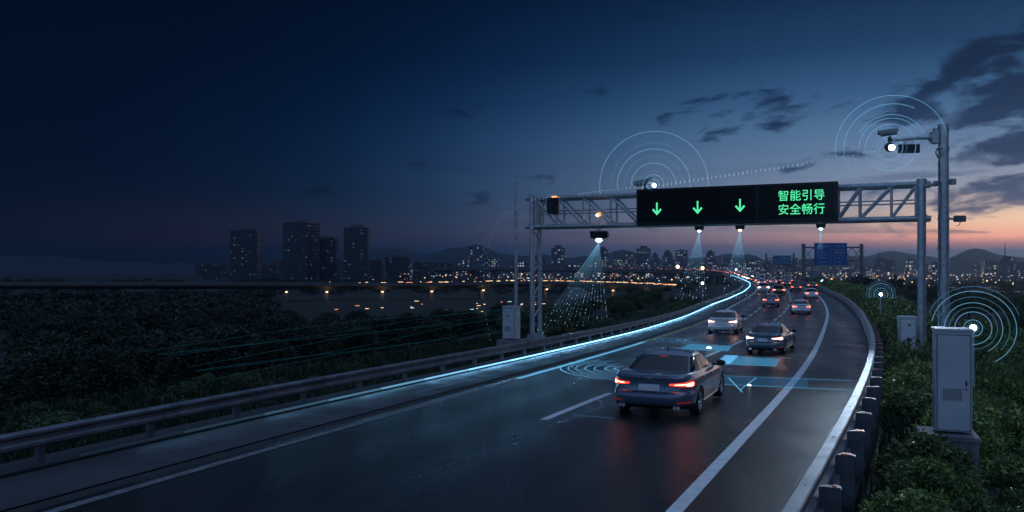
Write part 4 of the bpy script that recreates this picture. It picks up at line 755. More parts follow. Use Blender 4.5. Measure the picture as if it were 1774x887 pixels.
q = MB(); q.box((8.02, 15.42, -.30), (.90, .92, .80), RZ(-.36)); q.box((8.02, 15.42, .11), (.97, .98, .09), RZ(-.36)); tag(q.build('cabinet_plinth', M['plinth'], None, (8.02, 15.42, -.7), True, .012), 'square concrete base under the large vented cabinet among the shrubs', 'plinth')
cabinet('small white equipment cabinet with a torn dark sticker, beside the thick gantry leg', at(1571, 614, 36), math.radians(-16), .66, .6, 1.60, None, True, [(.05, 1.28, .12, .1)], [[(-.16, .62), (-.04, .70), (.02, .80), (.06, .72), (.2, .72), (.14, .64), (.1, .55), (-.02, .6)]], 'cab_white')
wc = at(1571, 614, 36); q = MB(); q.box((wc.x, wc.y, wc.z-.3), (.8, .8, .6), RZ(-.28)); tag(q.build('cabinet_plinth', M['plinth'], None, (wc.x, wc.y, wc.z-.6), True, .01), 'low base of the small white cabinet behind the bushes', 'plinth')
lc = at(886, 588, 39.2)
cabinet('grey equipment cabinet behind the guardrail, next to the slim mast', lc, math.radians(-27), .66, .56, 1.52, (-.05, .52, .30, .22), False, [(-.05, 1.12, .15, .1)])
q = MB(); q.box((lc.x, lc.y, lc.z-.22), (1.05, 1.0, .44), RZ(-.47)); tag(q.build('cabinet_plinth', M['plinth'], None, (lc.x, lc.y, lc.z-.44), True, .01), 'concrete base of the grey cabinet next to the slim mast', 'plinth')

# ------------------------------------------------------------------ blue direction signs further on
def sign_gantry(label, Y, pxa, pxb, topz, zbeam, r):
    a, b = at(pxa, HOR, Y), at(pxb, HOR, Y)
    o = thing('sign_gantry', label, 'gantry', (a.x, Y, terr(a.x, Y)-.5))
    for p in (a, b):
        m1 = MB(); m1.tube([(p.x, Y, terr(p.x, Y)-.5), (p.x, Y, topz)], r, 12); part(m1, 'column', M['viaduct_steel'], o)
    for z in zbeam:
        m1 = MB(); m1.tube([(a.x, Y, z), (b.x, Y, z)], r*.45, 8); part(m1, 'beam', M['viaduct_steel'], o)
    m1 = MB(); n = 6
    for i in range(n):
        x0, x1 = a.x+(b.x-a.x)*i/n, a.x+(b.x-a.x)*(i+1)/n
        m1.tube([(x0, Y, zbeam[0]), (x1, Y, zbeam[1])], r*.2, 6); m1.tube([(x0, Y+.1, zbeam[1]), (x1, Y+.1, zbeam[0])], r*.2, 6)
    part(m1, 'cross_braces', M['viaduct_steel'], o); return o
M['viaduct_steel'] = surf('dull_steel', (.16, .17, .19), (.12, .13, .15), .5, .4)
def road_sign(label, Y, x0, x1, y0, y1, mat, marks, post=True):
    p0, p1 = at(x0, y1, Y), at(x1, y0, Y); c = (p0+p1)/2; yy = Y-.55; k = yy/Y
    o = thing('direction_sign', label, 'sign', (c.x, yy, p0.z))
    m1 = MB(); m1.box((c.x, yy, c.z), (p1.x-p0.x, .18, p1.z-p0.z)); part(m1, 'panel', mat, o, .03)
    m1 = MB(); s = Y/F
    for (mx, my, w, h) in marks:
        q = at(mx, my, Y); m1.box((q.x, yy-.10, q.z), (w*s, .03, h*s))
    part(m1, 'lettering', M['sign_white'], o, 0, None, False); return o
sign_gantry('steel sign gantry with cross-braced beams holding the big two-panel blue sign', 230, 1392, 1492.5, 9.5, (4.9, 8.5), .48)
def scribble(x0, x1, y, h, n, seed):
    R = random.Random(seed); out = []; w = (x1-x0)/n
    for i in range(n):
        cxx = x0+w*(i+.5)
        for j in range(3): out.append((cxx+R.uniform(-.2, .2)*w, y+(j-1)*h*.36, w*R.uniform(.35, .75), h*.13))
        for j in range(2): out.append((cxx+R.uniform(-.3, .3)*w, y, .25, h*R.uniform(.6, .95)))
    return out
mk = []
for x0, x1, y, h, n, sd in ((1414, 1421, 426.5, 3.5, 2, 1), (1424, 1434, 427, 3.2, 3, 2), (1415, 1434, 437.5, 2.2, 6, 3), (1415, 1434, 441.5, 1.6, 6, 4), (1416, 1432, 447, 2.4, 4, 5), (1415, 1432, 454, 2.6, 5, 6),
                        (1443.5, 1446, 427, 4, 1, 7), (1449, 1455, 427, 3.6, 2, 8), (1457, 1462, 427, 3.4, 2, 9), (1442, 1461, 433, 2.2, 6, 10), (1443, 1461, 437.5, 3.0, 6, 11), (1443, 1447, 448, 2.4, 1, 12), (1450, 1454, 447.5, 2.6, 1, 13), (1456, 1460, 449, 2.4, 1, 14), (1443, 1455, 454, 2.6, 4, 15)):
    mk += scribble(x0, x1, y, h, n, sd)
mk += [(1438, 440, .35, 35), (1451, 442.2, 22, .3)]
road_sign('big navy blue direction sign in two panels with white writing and arrows', 230, 1409.5, 1466, 421, 459.5, M['blue_sign'], mk)
sign_gantry('smaller and farther sign gantry left of the big blue sign', 430, 1327.5, 1375, 9.9, (4.2, 7.6), .5)
mk = []
for x0, x1, y, h, n, sd in ((1351, 1367, 447, 3, 5, 21), (1342, 1366, 452, 2, 7, 22), (1342, 1366, 455.5, 1.6, 7, 23)): mk += scribble(x0, x1, y, h, n, sd)
road_sign('small teal direction sign on the farther gantry', 430, 1338.5, 1370, 442.5, 458.5, M['teal_sign'], mk)

# ------------------------------------------------------------------ lamps
def post_lamp(label, px, py, Y, r, mat='cool_lamp', base=None, group=None):
    p = at(px, py, Y); b = Vector((p.x, p.y, base if base is not None else terr(p.x, p.y)-.1))
    o = light_ball('street_lamp', label, p, r, mat, 'street lamp', b)
    if group: o['group'] = group
    return o
post_lamp('thin lamp post with a white globe above the guardrail in front of the dark trees', 1217, 490.5, 88, .13)
post_lamp('thin lamp post with a white globe rising from the round hedge bushes', 1526, 510, 62, .12)
post_lamp('low white globe lamp in the shrubs right of the big cabinet', 1686, 568, 22, .085)
post_lamp('short lamp post with a cool light beside the far end of the crash barrier', 1424, 486, 175, .22)
post_lamp('tall lamp post with a yellow light over the distant viaduct bend', 1217, 464.5, 420, .8, 'warm_lamp', -9)
post_lamp('tall lamp post with a twin warm light left of the viaduct bend', 1174, 462, 560, 1.1, 'warm_lamp', -9)
post_lamp('tall lamp post with a small cool light inside the curve of the light strip', 1275, 467, 240, .22, 'cool_lamp', -6)
# ------------------------------------------------------------------ cars
def superellipse(n, N=240):
    th = np.linspace(PI, -PI, 4001)                      # start at the rear centre, go round by the right-hand side (-y)... k>0 right
    x = np.sign(np.cos(th))*np.abs(np.cos(th))**(2/n); y = np.sign(np.sin(th))*np.abs(np.sin(th))**(2/n)
    d = np.hypot(np.diff(x)*2.4, np.diff(y)*.92); s = np.concatenate([[0], np.cumsum(d)]); s /= s[-1]
    return s, x, -y
SE_B, SE_C = superellipse(5.6), superellipse(4.2)
def se(tab, k):
    k = k % 1.0; return float(np.interp(k, tab[0], tab[1])), float(np.interp(k, tab[0], tab[2]))
class CarShape:
    def __init__(s, kind):
        I = lambda pts: (lambda t: float(np.interp(t, [p[0] for p in pts], [p[1] for p in pts])))
        if kind == 'sedan':
            s.rear = I([(0, -2.22), (.10, -2.33), (.22, -2.40), (.40, -2.42), (.47, -2.39), (.52, -2.33), (.72, -2.31), (.92, -2.345), (1, -2.30)])
            s.front = I([(0, 2.2), (.3, 2.42), (.6, 2.38), (1, 2.12)])
            s.half = I([(0, .84), (.1, .90), (.35, .925), (.6, .915), (.72, .91), (.88, .885), (1, .83)])
            s.ztop = I([(-2.4, 1.02), (-1.9, 1.045), (-1.2, 1.02), (0, .985), (1.0, .95), (1.6, .88), (2.1, .79), (2.4, .66)])
            s.crear = I([(0, -1.93), (.3, -1.60), (.6, -1.25), (.85, -.93), (1, -.70)]); s.cfront = I([(0, 1.35), (.5, .78), (.85, .38), (1, .12)])
            s.chalf = I([(0, .80), (.3, .755), (.7, .665), (1, .56)]); s.cz0, s.cz1, s.crown = .96, 1.40, .075
        else:
            s.rear = I([(0, -2.2), (.1, -2.28), (.3, -2.33), (.42, -2.33), (.5, -2.27), (.8, -2.25), (1, -2.2)])
            s.front = I([(0, 2.15), (.3, 2.35), (.6, 2.32), (1, 2.1)])
            s.half = I([(0, .86), (.1, .92), (.35, .94), (.6, .93), (.88, .90), (1, .85)])
            s.ztop = I([(-2.4, 1.10), (-1, 1.10), (.8, 1.07), (1.5, 1.0), (2.1, .90), (2.4, .76)])
            s.crear = I([(0, -2.16), (.5, -2.02), (.85, -1.86), (1, -1.66)]); s.cfront = I([(0, 1.3), (.5, .85), (.85, .5), (1, .26)])
            s.chalf = I([(0, .82), (.3, .78), (.7, .70), (1, .60)]); s.cz0, s.cz1, s.crown = 1.04, 1.60, .07
    def body(s, k, t):
        ux, uy = se(SE_B, k); r, f = s.rear(t), s.front(t); x = (r+f)/2+(f-r)/2*ux; y = s.half(t)*uy
        zb = .20+.05*max(0, -x-1.6); return Vector((x, y, zb+t*(s.ztop(x)-zb)))
    def cab(s, k, v):
        ux, uy = se(SE_C, k); r, f = s.crear(v), s.cfront(v)
        return Vector(((r+f)/2+(f-r)/2*ux, s.chalf(v)*uy, s.cz0+v*(s.cz1-s.cz0)))
    def cab_xi(s, xi, v, side):                          # side surface by position between rear (-1) and front (1)
        n = 4.2; r, f = s.crear(v), s.cfront(v)
        return Vector(((r+f)/2+(f-r)/2*xi, side*s.chalf(v)*(1-abs(xi)**n)**(1/n), s.cz0+v*(s.cz1-s.cz0)))
    def cab_eta(s, eta, v, end):                         # rear (end=-1) or front glass by position across
        n = 4.2; r, f = s.crear(v), s.cfront(v)
        return Vector(((r+f)/2+end*(f-r)/2*(1-abs(eta)**n)**(1/n), s.chalf(v)*eta, s.cz0+v*(s.cz1-s.cz0)))
def offs(fn, a, b, d, ea=.004, eb=.01):
    p = fn(a, b); n = (fn(a+ea, b)-fn(a-ea, b)).cross(fn(a, b+eb)-fn(a, b-eb))
    n.normalize()
    c = Vector((0, 0, .75)); 
    if n.dot(p-c) < 0: n = -n
    return p+n*d
def patch(mb, fn, A, B, d, mi=0, skirt=.02):             # A: list of a-values, B(a)-> list of b-values
    rows = [[offs(fn, a, b, d) for b in B(a)] for a in A]
    inner = [[offs(fn, a, b, d-skirt) for b in B(a)] for a in A]
    mb.grid(rows, mi)
    ring = lambda R: [R[i][0] for i in range(len(R))]+[R[-1][j] for j in range(1, len(R[0]))]+[R[i][-1] for i in range(len(R)-2, -1, -1)]+[R[0][j] for j in range(len(R[0])-2, 0, -1)]
    mb.grid([ring(rows), ring(inner)], mi, True)
    return mb
LS = lambda a, b, n: list(np.linspace(a, b, n))
def car_body_mesh(sh, N, arches=True):
    mb = MB(); ks = [i/N for i in range(N)]
    ts = [0, .05, .12, .22, .32, .40, .44, .48, .52, .58, .66, .74, .82, .88, .92, .96, 1.0] if N > 60 else [0, .12, .3, .42, .5, .7, .9, 1.0]
    rows = []; C0 = Vector((0, 0, .2))
    rows.append([Vector((p.x*.5, p.y*.5, .2)) for p in (sh.body(k, 0) for k in ks)])
    for t in ts: rows.append([sh.body(k, t) for k in ks])
    for q in (.985, .955, .88, .7, .4, .12):
        r = []
        for k in ks:
            p = sh.body(k, 1.0); x, y = p.x*(1-(1-q)*.9), p.y*q
            r.append(Vector((x, y, sh.ztop(x)+.012+.03*(1-q*q))))
        rows.append(r)
    mb.grid(rows, 0, True); n = len(rows)
    mb.f.append(tuple(range(N-1, -1, -1))); mb.m.append(0); mb.f.append(tuple(range((n-1)*N, n*N))); mb.m.append(0)
    o = mb.build('body', [M['paint'], M['plastic']])
    bm = bmesh.new(); bm.from_mesh(o.data); bmesh.ops.recalc_face_normals(bm, faces=bm.faces); bm.to_mesh(o.data); bm.free()
    if arches:
        cut = MB()
        for x in (-1.36, 1.42):
            for sy in (-1, 1): cut.tube([(x, sy*.60, .34), (x, sy*1.2, .34)], .375, 40)
        co = cut.build('cut', [M['plastic']]); 
        bm = bmesh.new(); bm.from_mesh(co.data); bmesh.ops.recalc_face_normals(bm, faces=bm.faces); bm.to_mesh(co.data); bm.free()
        md = o.modifiers.new('b', 'BOOLEAN'); md.object = co; md.operation = 'DIFFERENCE'; md.solver = 'EXACT'; md.material_mode = 'TRANSFER'
        me = bpy.data.meshes.new_from_object(o.evaluated_get(bpy.context.evaluated_depsgraph_get()))
        bpy.data.objects.remove(co)
    else:
        me = o.data.copy()
    bpy.data.objects.remove(o); me.name = 'body'
    me.polygons.foreach_set('use_smooth', [True]*len(me.polygons)); me.set_sharp_from_angle(angle=math.radians(38))
    return me
def cabin_mesh(sh, N):
    mb = MB(); ks = [i/N for i in range(N)]; rows = []
    for v in (-.12, 0, .1, .2, .3, .4, .5, .6, .7, .8, .88, .94, 1.0) if N > 60 else (-.12, 0, .33, .66, 1.0): rows.append([sh.cab(k, v) for k in ks])
    cxm = (sh.crear(1)+sh.cfront(1))/2
    for q in (.96, .88, .74, .5, .2):
        rows.append([Vector((cxm+(p.x-cxm)*q, p.y*q, sh.cz1+sh.crown*(1-q**2.2))) for p in (sh.cab(k, 1.0) for k in ks)])
    mb.grid(rows, 0, True); n = len(rows); mb.f.append(tuple(range((n-1)*N, n*N))); mb.m.append(0)
    return mb
def mesh_of(mb, name, mats, **kw):
    o = mb.build(name, mats, None, None, **kw); me = o.data; bpy.data.objects.remove(o); return me
def make_car(name, kind, detail=True):
    sh = CarShape(kind); N = 144 if detail else 40
    root = thing(name, 'car', 'car')
    def P(nm, me, par=None):
        o = bpy.data.objects.new(nm, me); COL.objects.link(o); o.parent = par or root; return o
    body = P('body', car_body_mesh(sh, N, detail))
    P('cabin', mesh_of(cabin_mesh(sh, N), 'cabin', M['paint']))
    w = MB(); V = LS(.14, .86, 7); xiA = lambda a: V
    def side(fn, x0, x1, sgn):
        m = MB(); patch(m, fn, LS(x0, x1, 9), lambda a: LS(.10, .84 if abs(a) < .7 else .80, 6), .006); return m
    nq = 15 if detail else 5
    gl = MB(); patch(gl, lambda a, b: sh.cab_eta(a, b, -1), LS(-.86, .86, nq), lambda a: LS(.13+.02*abs(a)**4, .88-.10*abs(a)**6, 8), .007); P('rear_window', mesh_of(gl, 'rear_window', M['glass']))
    gl = MB(); patch(gl, lambda a, b: sh.cab_eta(a, b, 1), LS(-.86, .86, nq), lambda a: LS(.12, .88, 6), .007); P('windscreen', mesh_of(gl, 'windscreen', M['glass']))
    spans = ((-.80, -.10), (-.05, .80)) if kind == 'sedan' else ((-.86, -.50), (-.46, .06), (.10, .82))
    for s in (-1, 1):
        for (x0, x1) in spans:
            m = MB(); patch(m, lambda a, b: sh.cab_xi(a, b, s), LS(x0, x1, 9), lambda a: LS(.16 if s else 0, .84-.5*max(0, abs(a)-.72), 6), .007)
            P('side_window', mesh_of(m, 'side_window', M['glass']))
        if detail:
            m = MB(); patch(m, lambda a, b: sh.cab_xi(a, b, s), LS(-.82, .82, 20), lambda a: [.105, .14], .010); P('window_trim', mesh_of(m, 'window_trim', M['chrome']))
    # lamps at the rear: a tapered red lens that wraps round the corner with a brighter bar inside
    zt = (.645, .81) if kind == 'sedan' else (.56, .84)
    for s in (-1, 1):
        k0, k1 = .036, .096
        def Bt(a, lo=zt[0], hi=zt[1]):
            f = min(1, max(0, (abs(a)-k0)/(k1-k0))); taper = min(1, .30+.9*f) if f < .8 else 1.0-.35*(f-.8)/.2
            c = hi-.07; return LS(c-(c-lo)*taper, c+(hi-c)*taper, 4)
        m = MB(); patch(m, sh.body, [s*a for a in LS(k0, k1, 14 if detail else 6)], Bt, .012)
        lens = P('tail_lamp', mesh_of(m, 'tail_lamp', M['tail_red']))
        if detail:
            m = MB(); patch(m, sh.body, [s*a for a in LS(.045, .090, 12)], lambda a: LS(*(lambda q: (q[0]*.58+q[-1]*.42, q[0]*.30+q[-1]*.70))(Bt(a)), 3), .019, 0, .004); P('light_bar', mesh_of(m, 'light_bar', M['tail_hot']), lens)
            m = MB(); patch(m, sh.body, [s*a for a in LS(.066, .088, 6)], lambda a: LS(*(lambda q: (q[0]*.86+q[-1]*.14, q[0]*.70+q[-1]*.30))(Bt(a)), 3), .019, 0, .004); P('light_bar', mesh_of(m, 'light_bar', M['tail_hot']), lens)
    for s in (-1, 1):
        m = MB(); patch(m, sh.body, [.5+s*a for a in LS(.045, .10, 8)], lambda a: LS(.62, .80, 3), .01); P('headlight', mesh_of(m, 'headlight', M['chrome']))
    # number plate in its recess
    px = sh.rear(.60 if kind == 'sedan' else .6)
    m = MB(); m.box((px-.012, 0, .735 if kind == 'sedan' else .86), (.03, .46, .15)); P('number_plate', mesh_of(m, 'number_plate', M['plate'], bevel=.006))
    for xw in (-1.36, 1.42):
        for s in (-1, 1):
            nn = 28 if detail else 14; m = MB(); pr = [(.21, -.10), (.30, -.115), (.335, -.09), (.342, 0), (.335, .09), (.30, .115), (.21, .10)]
            m.grid([[Vector((xw+r*math.cos(a), s*.80+y, .342+r*math.sin(a))) for a in np.linspace(0, 2*PI, nn, endpoint=False)] for r, y in pr], 0, True)
            wh = P('wheel', mesh_of(m, 'wheel', M['rubber']))
            m = MB(); yy = s*.885
            m.tube([(xw, yy-s*.10, .342), (xw, yy-s*.09, .342)], .22, nn)
            if detail:
                m.tube([(xw+.215*math.cos(a), yy, .342+.215*math.sin(a)) for a in np.linspace(0, 2*PI, 28, endpoint=False)], .018, 6, 0, False, True)
                for q in range(10):
                    a = 2*PI*q/10+(.09 if q % 2 else -.09); m.tube([(xw+.05*math.cos(a), yy+s*.005, .342+.05*math.sin(a)), (xw+.205*math.cos(a), yy-s*.005, .342+.205*math.sin(a))], [.022, .016], 6)
                m.tube([(xw, yy-s*.05, .342), (xw, yy+s*.015, .342)], .055, 12)
            P('rim', mesh_of(m, 'rim', M['rim'] if detail else M['post']), wh)
    for s in (-1, 1):
        m = MB(); m.ball((.72, s*1.0, sh.ztop(.7)+.075), .12, 12, 0, (.62, .95, .62)); m.box((.74, s*.87, sh.ztop(.7)+.02), (.07, .18, .05)); P('mirror', mesh_of(m, 'mirror', M['plastic'] if detail else M['paint']))
    if not detail: return root
    m = MB(); patch(m, sh.body, LS(-.105, .105, 40), lambda a: LS(.0+.02, .115+.05*abs(a/.105)**3, 4), .010); P('diffuser', mesh_of(m, 'diffuser', M['plastic']))
    m = MB(); patch(m, sh.body, LS(-.048, .048, 20), lambda a: LS(.478, .500, 2), .004); P('bumper_gap', mesh_of(m, 'bumper_gap', M['plastic']))
    m = MB(); patch(m, sh.body, LS(-.085, .085, 30), lambda a: LS(.885, .90, 2), .003); P('boot_gap', mesh_of(m, 'boot_gap', M['plastic']))
    for s in (-1, 1):
        m = MB(); patch(m, sh.body, [s*a for a in LS(.05, .083, 8)], lambda a: LS(.20, .235, 2), .010); P('reflector', mesh_of(m, 'reflector', M['tail_dim']))
        m = MB(); m.tube([(sh.rear(.1)+.05, s*.56, .285), (sh.rear(.1)-.03, s*.56, .285)], .045, 12); m.tube([(sh.rear(.1)+.05, s*.63, .285), (sh.rear(.1)-.03, s*.63, .285)], .045, 12); P('exhaust', mesh_of(m, 'exhaust', M['chrome']))
        for xd, ln in ((-.95, .22), (.05, .22)):
            zt_ = sh.ztop(xd)-.13; m = MB(); m.box((xd, s*(sh.half(.86)+.022), zt_), (ln, .03, .035)); P('door_handle', mesh_of(m, 'door_handle', M['paint'], bevel=.008))
        k_at = lambda x: min(LS(.10, .40, 301), key=lambda k: abs(sh.body(k, .6).x-x))
        for xd in (-.98 if kind == 'sedan' else -1.05, .0, 1.02):
            kd = s*k_at(xd); m = MB(); patch(m, sh.body, [kd-.0006, kd+.0006], lambda a: LS(.16 if xd > -.5 else .50, .97, 8), .002); P('door_gap', mesh_of(m, 'door_gap', M['plastic']))
        m = MB(); patch(m, sh.body, [s*a for a in LS(k_at(-.9), k_at(.95), 12)], lambda a: LS(.04, .10, 2), .008); P('sill_trim', mesh_of(m, 'sill_trim', M['chrome']))
    m = MB(); zc = .945 if kind == 'sedan' else 1.05; m.tube([(sh.rear(.82)-.012, .07*math.cos(a), zc+.035*math.sin(a)) for a in np.linspace(0, 2*PI, 20, endpoint=False)], .008, 6, 0, False, True); m.tube([(sh.rear(.82)-.012, -.03, zc-.02), (sh.rear(.82)-.012, .03, zc+.02)], .008, 6); P('emblem', mesh_of(m, 'emblem', M['chrome']))
    zr = sh.cz1+sh.crown; xr = sh.crear(1)+.22; m = MB(); m.add([(xr-.10, -.02, zr-.035), (xr-.10, .02, zr-.035), (xr+.10, .014, zr-.01), (xr+.10, -.014, zr-.01), (xr-.09, 0, zr+.06), (xr-.05, 0, zr+.065)], [(0, 1, 2, 3), (0, 4, 1), (3, 2, 5), (0, 3, 5, 4), (1, 4, 5, 2)]); P('antenna', mesh_of(m, 'antenna', M['plastic']))
    m = MB(); patch(m, lambda a, b: sh.cab_eta(a, b, -1), LS(-.16, .16, 5), lambda a: LS(.80, .85, 2), .010); P('brake_light', mesh_of(m, 'brake_light', M['tail_dim']))
    return root

sedan = make_car('sedan_car', 'sedan'); suv = make_car('suv_car', 'suv'); far_sedan = make_car('sedan_car', 'sedan', False); far_suv = make_car('suv_car', 'suv', False)
def ground_at(px, py, h=0.0):
    Y = 30.0
    for _ in range(120):
        s = (py-HOR)/(CH-rz(Y)-h); Y = .5*Y+.5*F/s
    return (px-CX)/s, Y
used = set()
def place_car(proto, px, py, label, paint, scale=1.0, turn=0.0, lamps=None, group=None):
    x, y = ground_at(px, py); t = tang('C', y); a = math.atan2(t.y, t.x)+turn
    c = Vector((x, y, rz(y)+.004))+Vector((math.cos(a), math.sin(a), 0))*2.35*(scale if isinstance(scale, float) else scale[0])
    c.z = rz(c.y)+.004
    sw = {'paint_midnight': M[paint]}
    if lamps: sw.update({k: M[v] for k, v in lamps.items()})
    return dup(proto, c, a, scale, label, group, sw)
WHITE = {'tail_hot': 'tail_white', 'tail_red': 'tail_pink'}
place_car(sedan, 1124, 724, 'dark midnight blue sedan nearest the camera with red tail lamps', 'paint', (.97, 1.0, .90), math.radians(1.5))
place_car(sedan, 1250, 579, 'light silver sedan in the left lane right behind the spot of blue light', 'paint_silver', .88, 0, WHITE)
place_car(sedan, 1321, 614, 'slate blue sedan with very bright tail lamps in the middle lane', 'paint_slate', .80, math.radians(-3), WHITE)
FARL = {'tail_red': 'tail_far', 'tail_hot': 'tail_far'}
place_car(sedan, 1389, 545, 'silver grey sedan in the right lane beside the solid edge line', 'paint_silver', .86, math.radians(5), FARL)
place_car(sedan, 1335.5, 532, 'dark grey sedan alone in the middle lane behind the slate blue one', 'paint_grey', .92, math.radians(2), FARL)
place_car(suv, 1407, 518, 'silver estate car at the solid edge line ahead of the silver grey sedan', 'paint_silver', .85, math.radians(4), {'tail_red': 'tail_far', 'tail_hot': 'amber_hot'} if False else FARL)
place_car(suv, 1349.5, 512, 'dark off-roader in the middle lane ahead of the dark grey sedan', 'paint_black', .95, 0, FARL)
place_car(sedan, 1380, 505, 'dark red sedan in the right lane ahead of the silver estate', 'paint_red', .92, math.radians(3), FARL)
place_car(suv, 1323, 507, 'white van-like car in the left lane at the tail of the jam', 'paint_white', 1.0, 0, WHITE)
far_i = [(far_sedan, 1362.5, 497, 'paint_black'), (far_sedan, 1408, 501.5, 'paint_red'), (far_sedan, 1367, 491.5, 'paint_grey'), (far_suv, 1348.5, 491, 'paint_black'), (far_sedan, 1340, 493.5, 'paint_white'), (far_sedan, 1334.5, 487, 'paint_grey'), (far_suv, 1320, 496, 'paint_silver'), (far_sedan, 1310, 487, 'paint_white')]
labs = ['dark sedan between the dark off-roader and the red sedan', 'small dark red car close to the crash barrier beyond the silver estate', 'grey car at the right of the jam before the bend', 'black off-roader in the middle of the jam', 'white sedan braking just behind the black off-roader', 'grey sedan in the jam left of centre', 'silver off-roader at the left lane of the jam', 'white car at the left edge of the jam by the light strip']
for (p, px, py, c), lb in zip(far_i, labs): place_car(p, px, py, lb, c, 1.0, 0, FARL)
R_ = random.Random(3); n = 0
def lane_pt(y, f): return cpt('L', y).lerp(cpt('R', y), f)
for f in (.16, .5, .84):
    y = 205+R_.uniform(0, 10)
    while y < 425:
        p = lane_pt(y, f); t = tang('C', y)
        dup(R_.choice((far_sedan, far_sedan, far_suv)), (p.x, p.y, p.z+.01), math.atan2(t.y, t.x), 1.0, 'small car with glowing tail lamps in the queue approaching the far bend', 'cars queueing before the bend', {'paint_midnight': M[R_.choice(('paint_black', 'paint_silver', 'paint_grey', 'paint_white', 'paint_red'))], 'tail_red': M[R_.choice(('tail_far', 'tail_far', 'tail_white'))]})
        y += R_.uniform(8.5, 22)
for off in (-5.2, -1.2, 3.2):
    P_ = offpath(FAR, off, .01); acc = 0; nxt = R_.uniform(5, 20)
    for a, b in zip(P_, P_[1:]):
        L = (b-a).length
        while nxt < acc+L:
            q = a.lerp(b, (nxt-acc)/L); d = b-a
            if q.y < 850: dup(R_.choice((far_sedan, far_sedan, far_suv)), q, math.atan2(d.y, d.x), 1.0, 'tiny car light in the line of traffic on the viaduct bend', 'traffic on the viaduct bend', {'paint_midnight': M[R_.choice(('paint_black', 'paint_silver', 'paint_grey'))], 'tail_red': M['tail_far']})
            nxt += R_.uniform(10, 30)
        acc += L
def drop(o):
    for c in list(o.children): drop(c)
    bpy.data.objects.remove(o)
for o in (sedan, suv, far_sedan, far_suv): drop(o)
# ------------------------------------------------------------------ vegetation
def leaves(mb, pts, size, rng, asp=.45):
    for p in pts:
        d = Vector(rng.normal(size=3)); d.z = d.z*.6+.15; d.normalize(); s = Vector(rng.normal(size=3)).cross(d).normalized()
        L = size*rng.uniform(.6, 1.35); w = s*L*asp; p = Vector(p); n = d.cross(s)*L*.12
        mb.add([p, p+d*L*.5+w*.5+n, p+d*L, p+d*L*.5-w*.5+n], [(0, 1, 2, 3)])
def clump_pts(n, R, rng, H=1.0, nclump=26, cr=.34, low=.15, rin=.55):
    C = []
    for i in range(nclump):
        v = rng.normal(size=3); v /= np.linalg.norm(v); v[2] = abs(v[2])*1.0-low
        C.append(v*rng.uniform(rin, .95)*np.array([R, R, H]))
    out = []
    for i in range(n):
        c = C[rng.integers(nclump)]; q = rng.normal(size=3); q /= np.linalg.norm(q)
        out.append(c+q*cr*R*rng.uniform(.35, 1)**.5*np.array([1, 1, .8*H/R]))
    return out
def bush_mesh(seed, n, leaf, mat, R=.7, H=.72, nc=30, cr=.36, rin=.55):
    rng = np.random.default_rng(seed); mb = MB(); leaves(mb, clump_pts(n, R, rng, H, nc, cr, .15, rin), leaf, rng); return mesh_of(mb, 'leaves', M[mat], smooth=False)
def stem_mesh(seed, R, H):
    r = random.Random(seed); mb = MB()
    for i in range(9):
        a = r.uniform(0, 2*PI); e = Vector((math.cos(a)*R*r.uniform(.3, .8), math.sin(a)*R*r.uniform(.3, .8), H*r.uniform(.5, .95)))
        mb.tube([(0, 0, -.35), e*.5+Vector((0, 0, .08)), e], [.025, .014, .006], 5)
    return mesh_of(mb, 'stems', M['bark'])
bushN = [bush_mesh(s, 4200, .092, 'leaf_bush', H=.80, nc=46, cr=.25, rin=.78) for s in (1, 2, 3, 4)]
bushF = [bush_mesh(s, 2200, .12, 'leaf_bush', nc=22, cr=.42) for s in (5, 6, 7)]
bushD = [bush_mesh(s, 2200, .12, 'leaf_tree_lit', nc=22, cr=.42) for s in (15, 16)]  # darker leaf copy for the left verge, dimness put into the colour
warmB = bush_mesh(9, 2600, .13, 'leaf_warm', .8, .9, 18, .34)
stems = [stem_mesh(s, .7, .7) for s in (1, 2)]
def shrub(name, label, cat, loc, s, me, group, sz=None):
    o = thing(name, label, cat, loc, random.uniform(0, 6.28), group); o.scale = (s, s, sz or s)
    for nm, m_ in (('leaves', me), ('stems', random.choice(stems))):
        c = bpy.data.objects.new(nm, m_); COL.objects.link(c); c.parent = o
    return o
# keep-out circles (plinths, mast, cabinets)
KEEP = [(8.05, 15.4, .85), (16.3, 33.5, .95), (17.0, 36, .55), (16.3, 34.6, .7), (15.9, 33.4, .6), (16.5, 32, .35)]
def clear(x, y, r): return all((x-a)**2+(y-b)**2 > (c+r*.75)**2 for a, b, c in KEEP)
R_ = random.Random(5); shrubs = []
def try_shrub(x, y, s, sz, near, lab, grp, tight=.70):
    if not clear(x, y, s*.7): return
    if any((x-a)**2+(y-b)**2 < (tight*(s+c))**2*.5 for a, b, c in shrubs): return
    if x-cx('RR', y) < .50+s*.42 and y < 300: return
    shrubs.append((x, y, s)); z = terr(x, y)
    shrub('bush', lab, 'bush', (x, y, z), s, random.choice(bushN if near else bushF), grp, sz)
for i in range(2600):                                     # dense planting right of the barrier
    y = R_.uniform(7.5, 34) if i > 900 else R_.uniform(7.5, 17); x = cx('RR', y)+R_.uniform(.8, 9.5)
    if (x/y) > .74: continue
    s = R_.uniform(.85, 1.45)*(1.0 if y > 14 else .8)
    d = x-cx('RR', y)
    if 6.2 < x < 9.2 and y < 15: s *= .8
    hz = s*R_.uniform(.85, 1.4)*(1.3 if d > 4 and y > 15 else 1.0)
    try_shrub(x, y, s, hz, y < 26, 'leafy dark green shrub in the dense planting right of the crash barrier', 'shrubs right of the crash barrier')
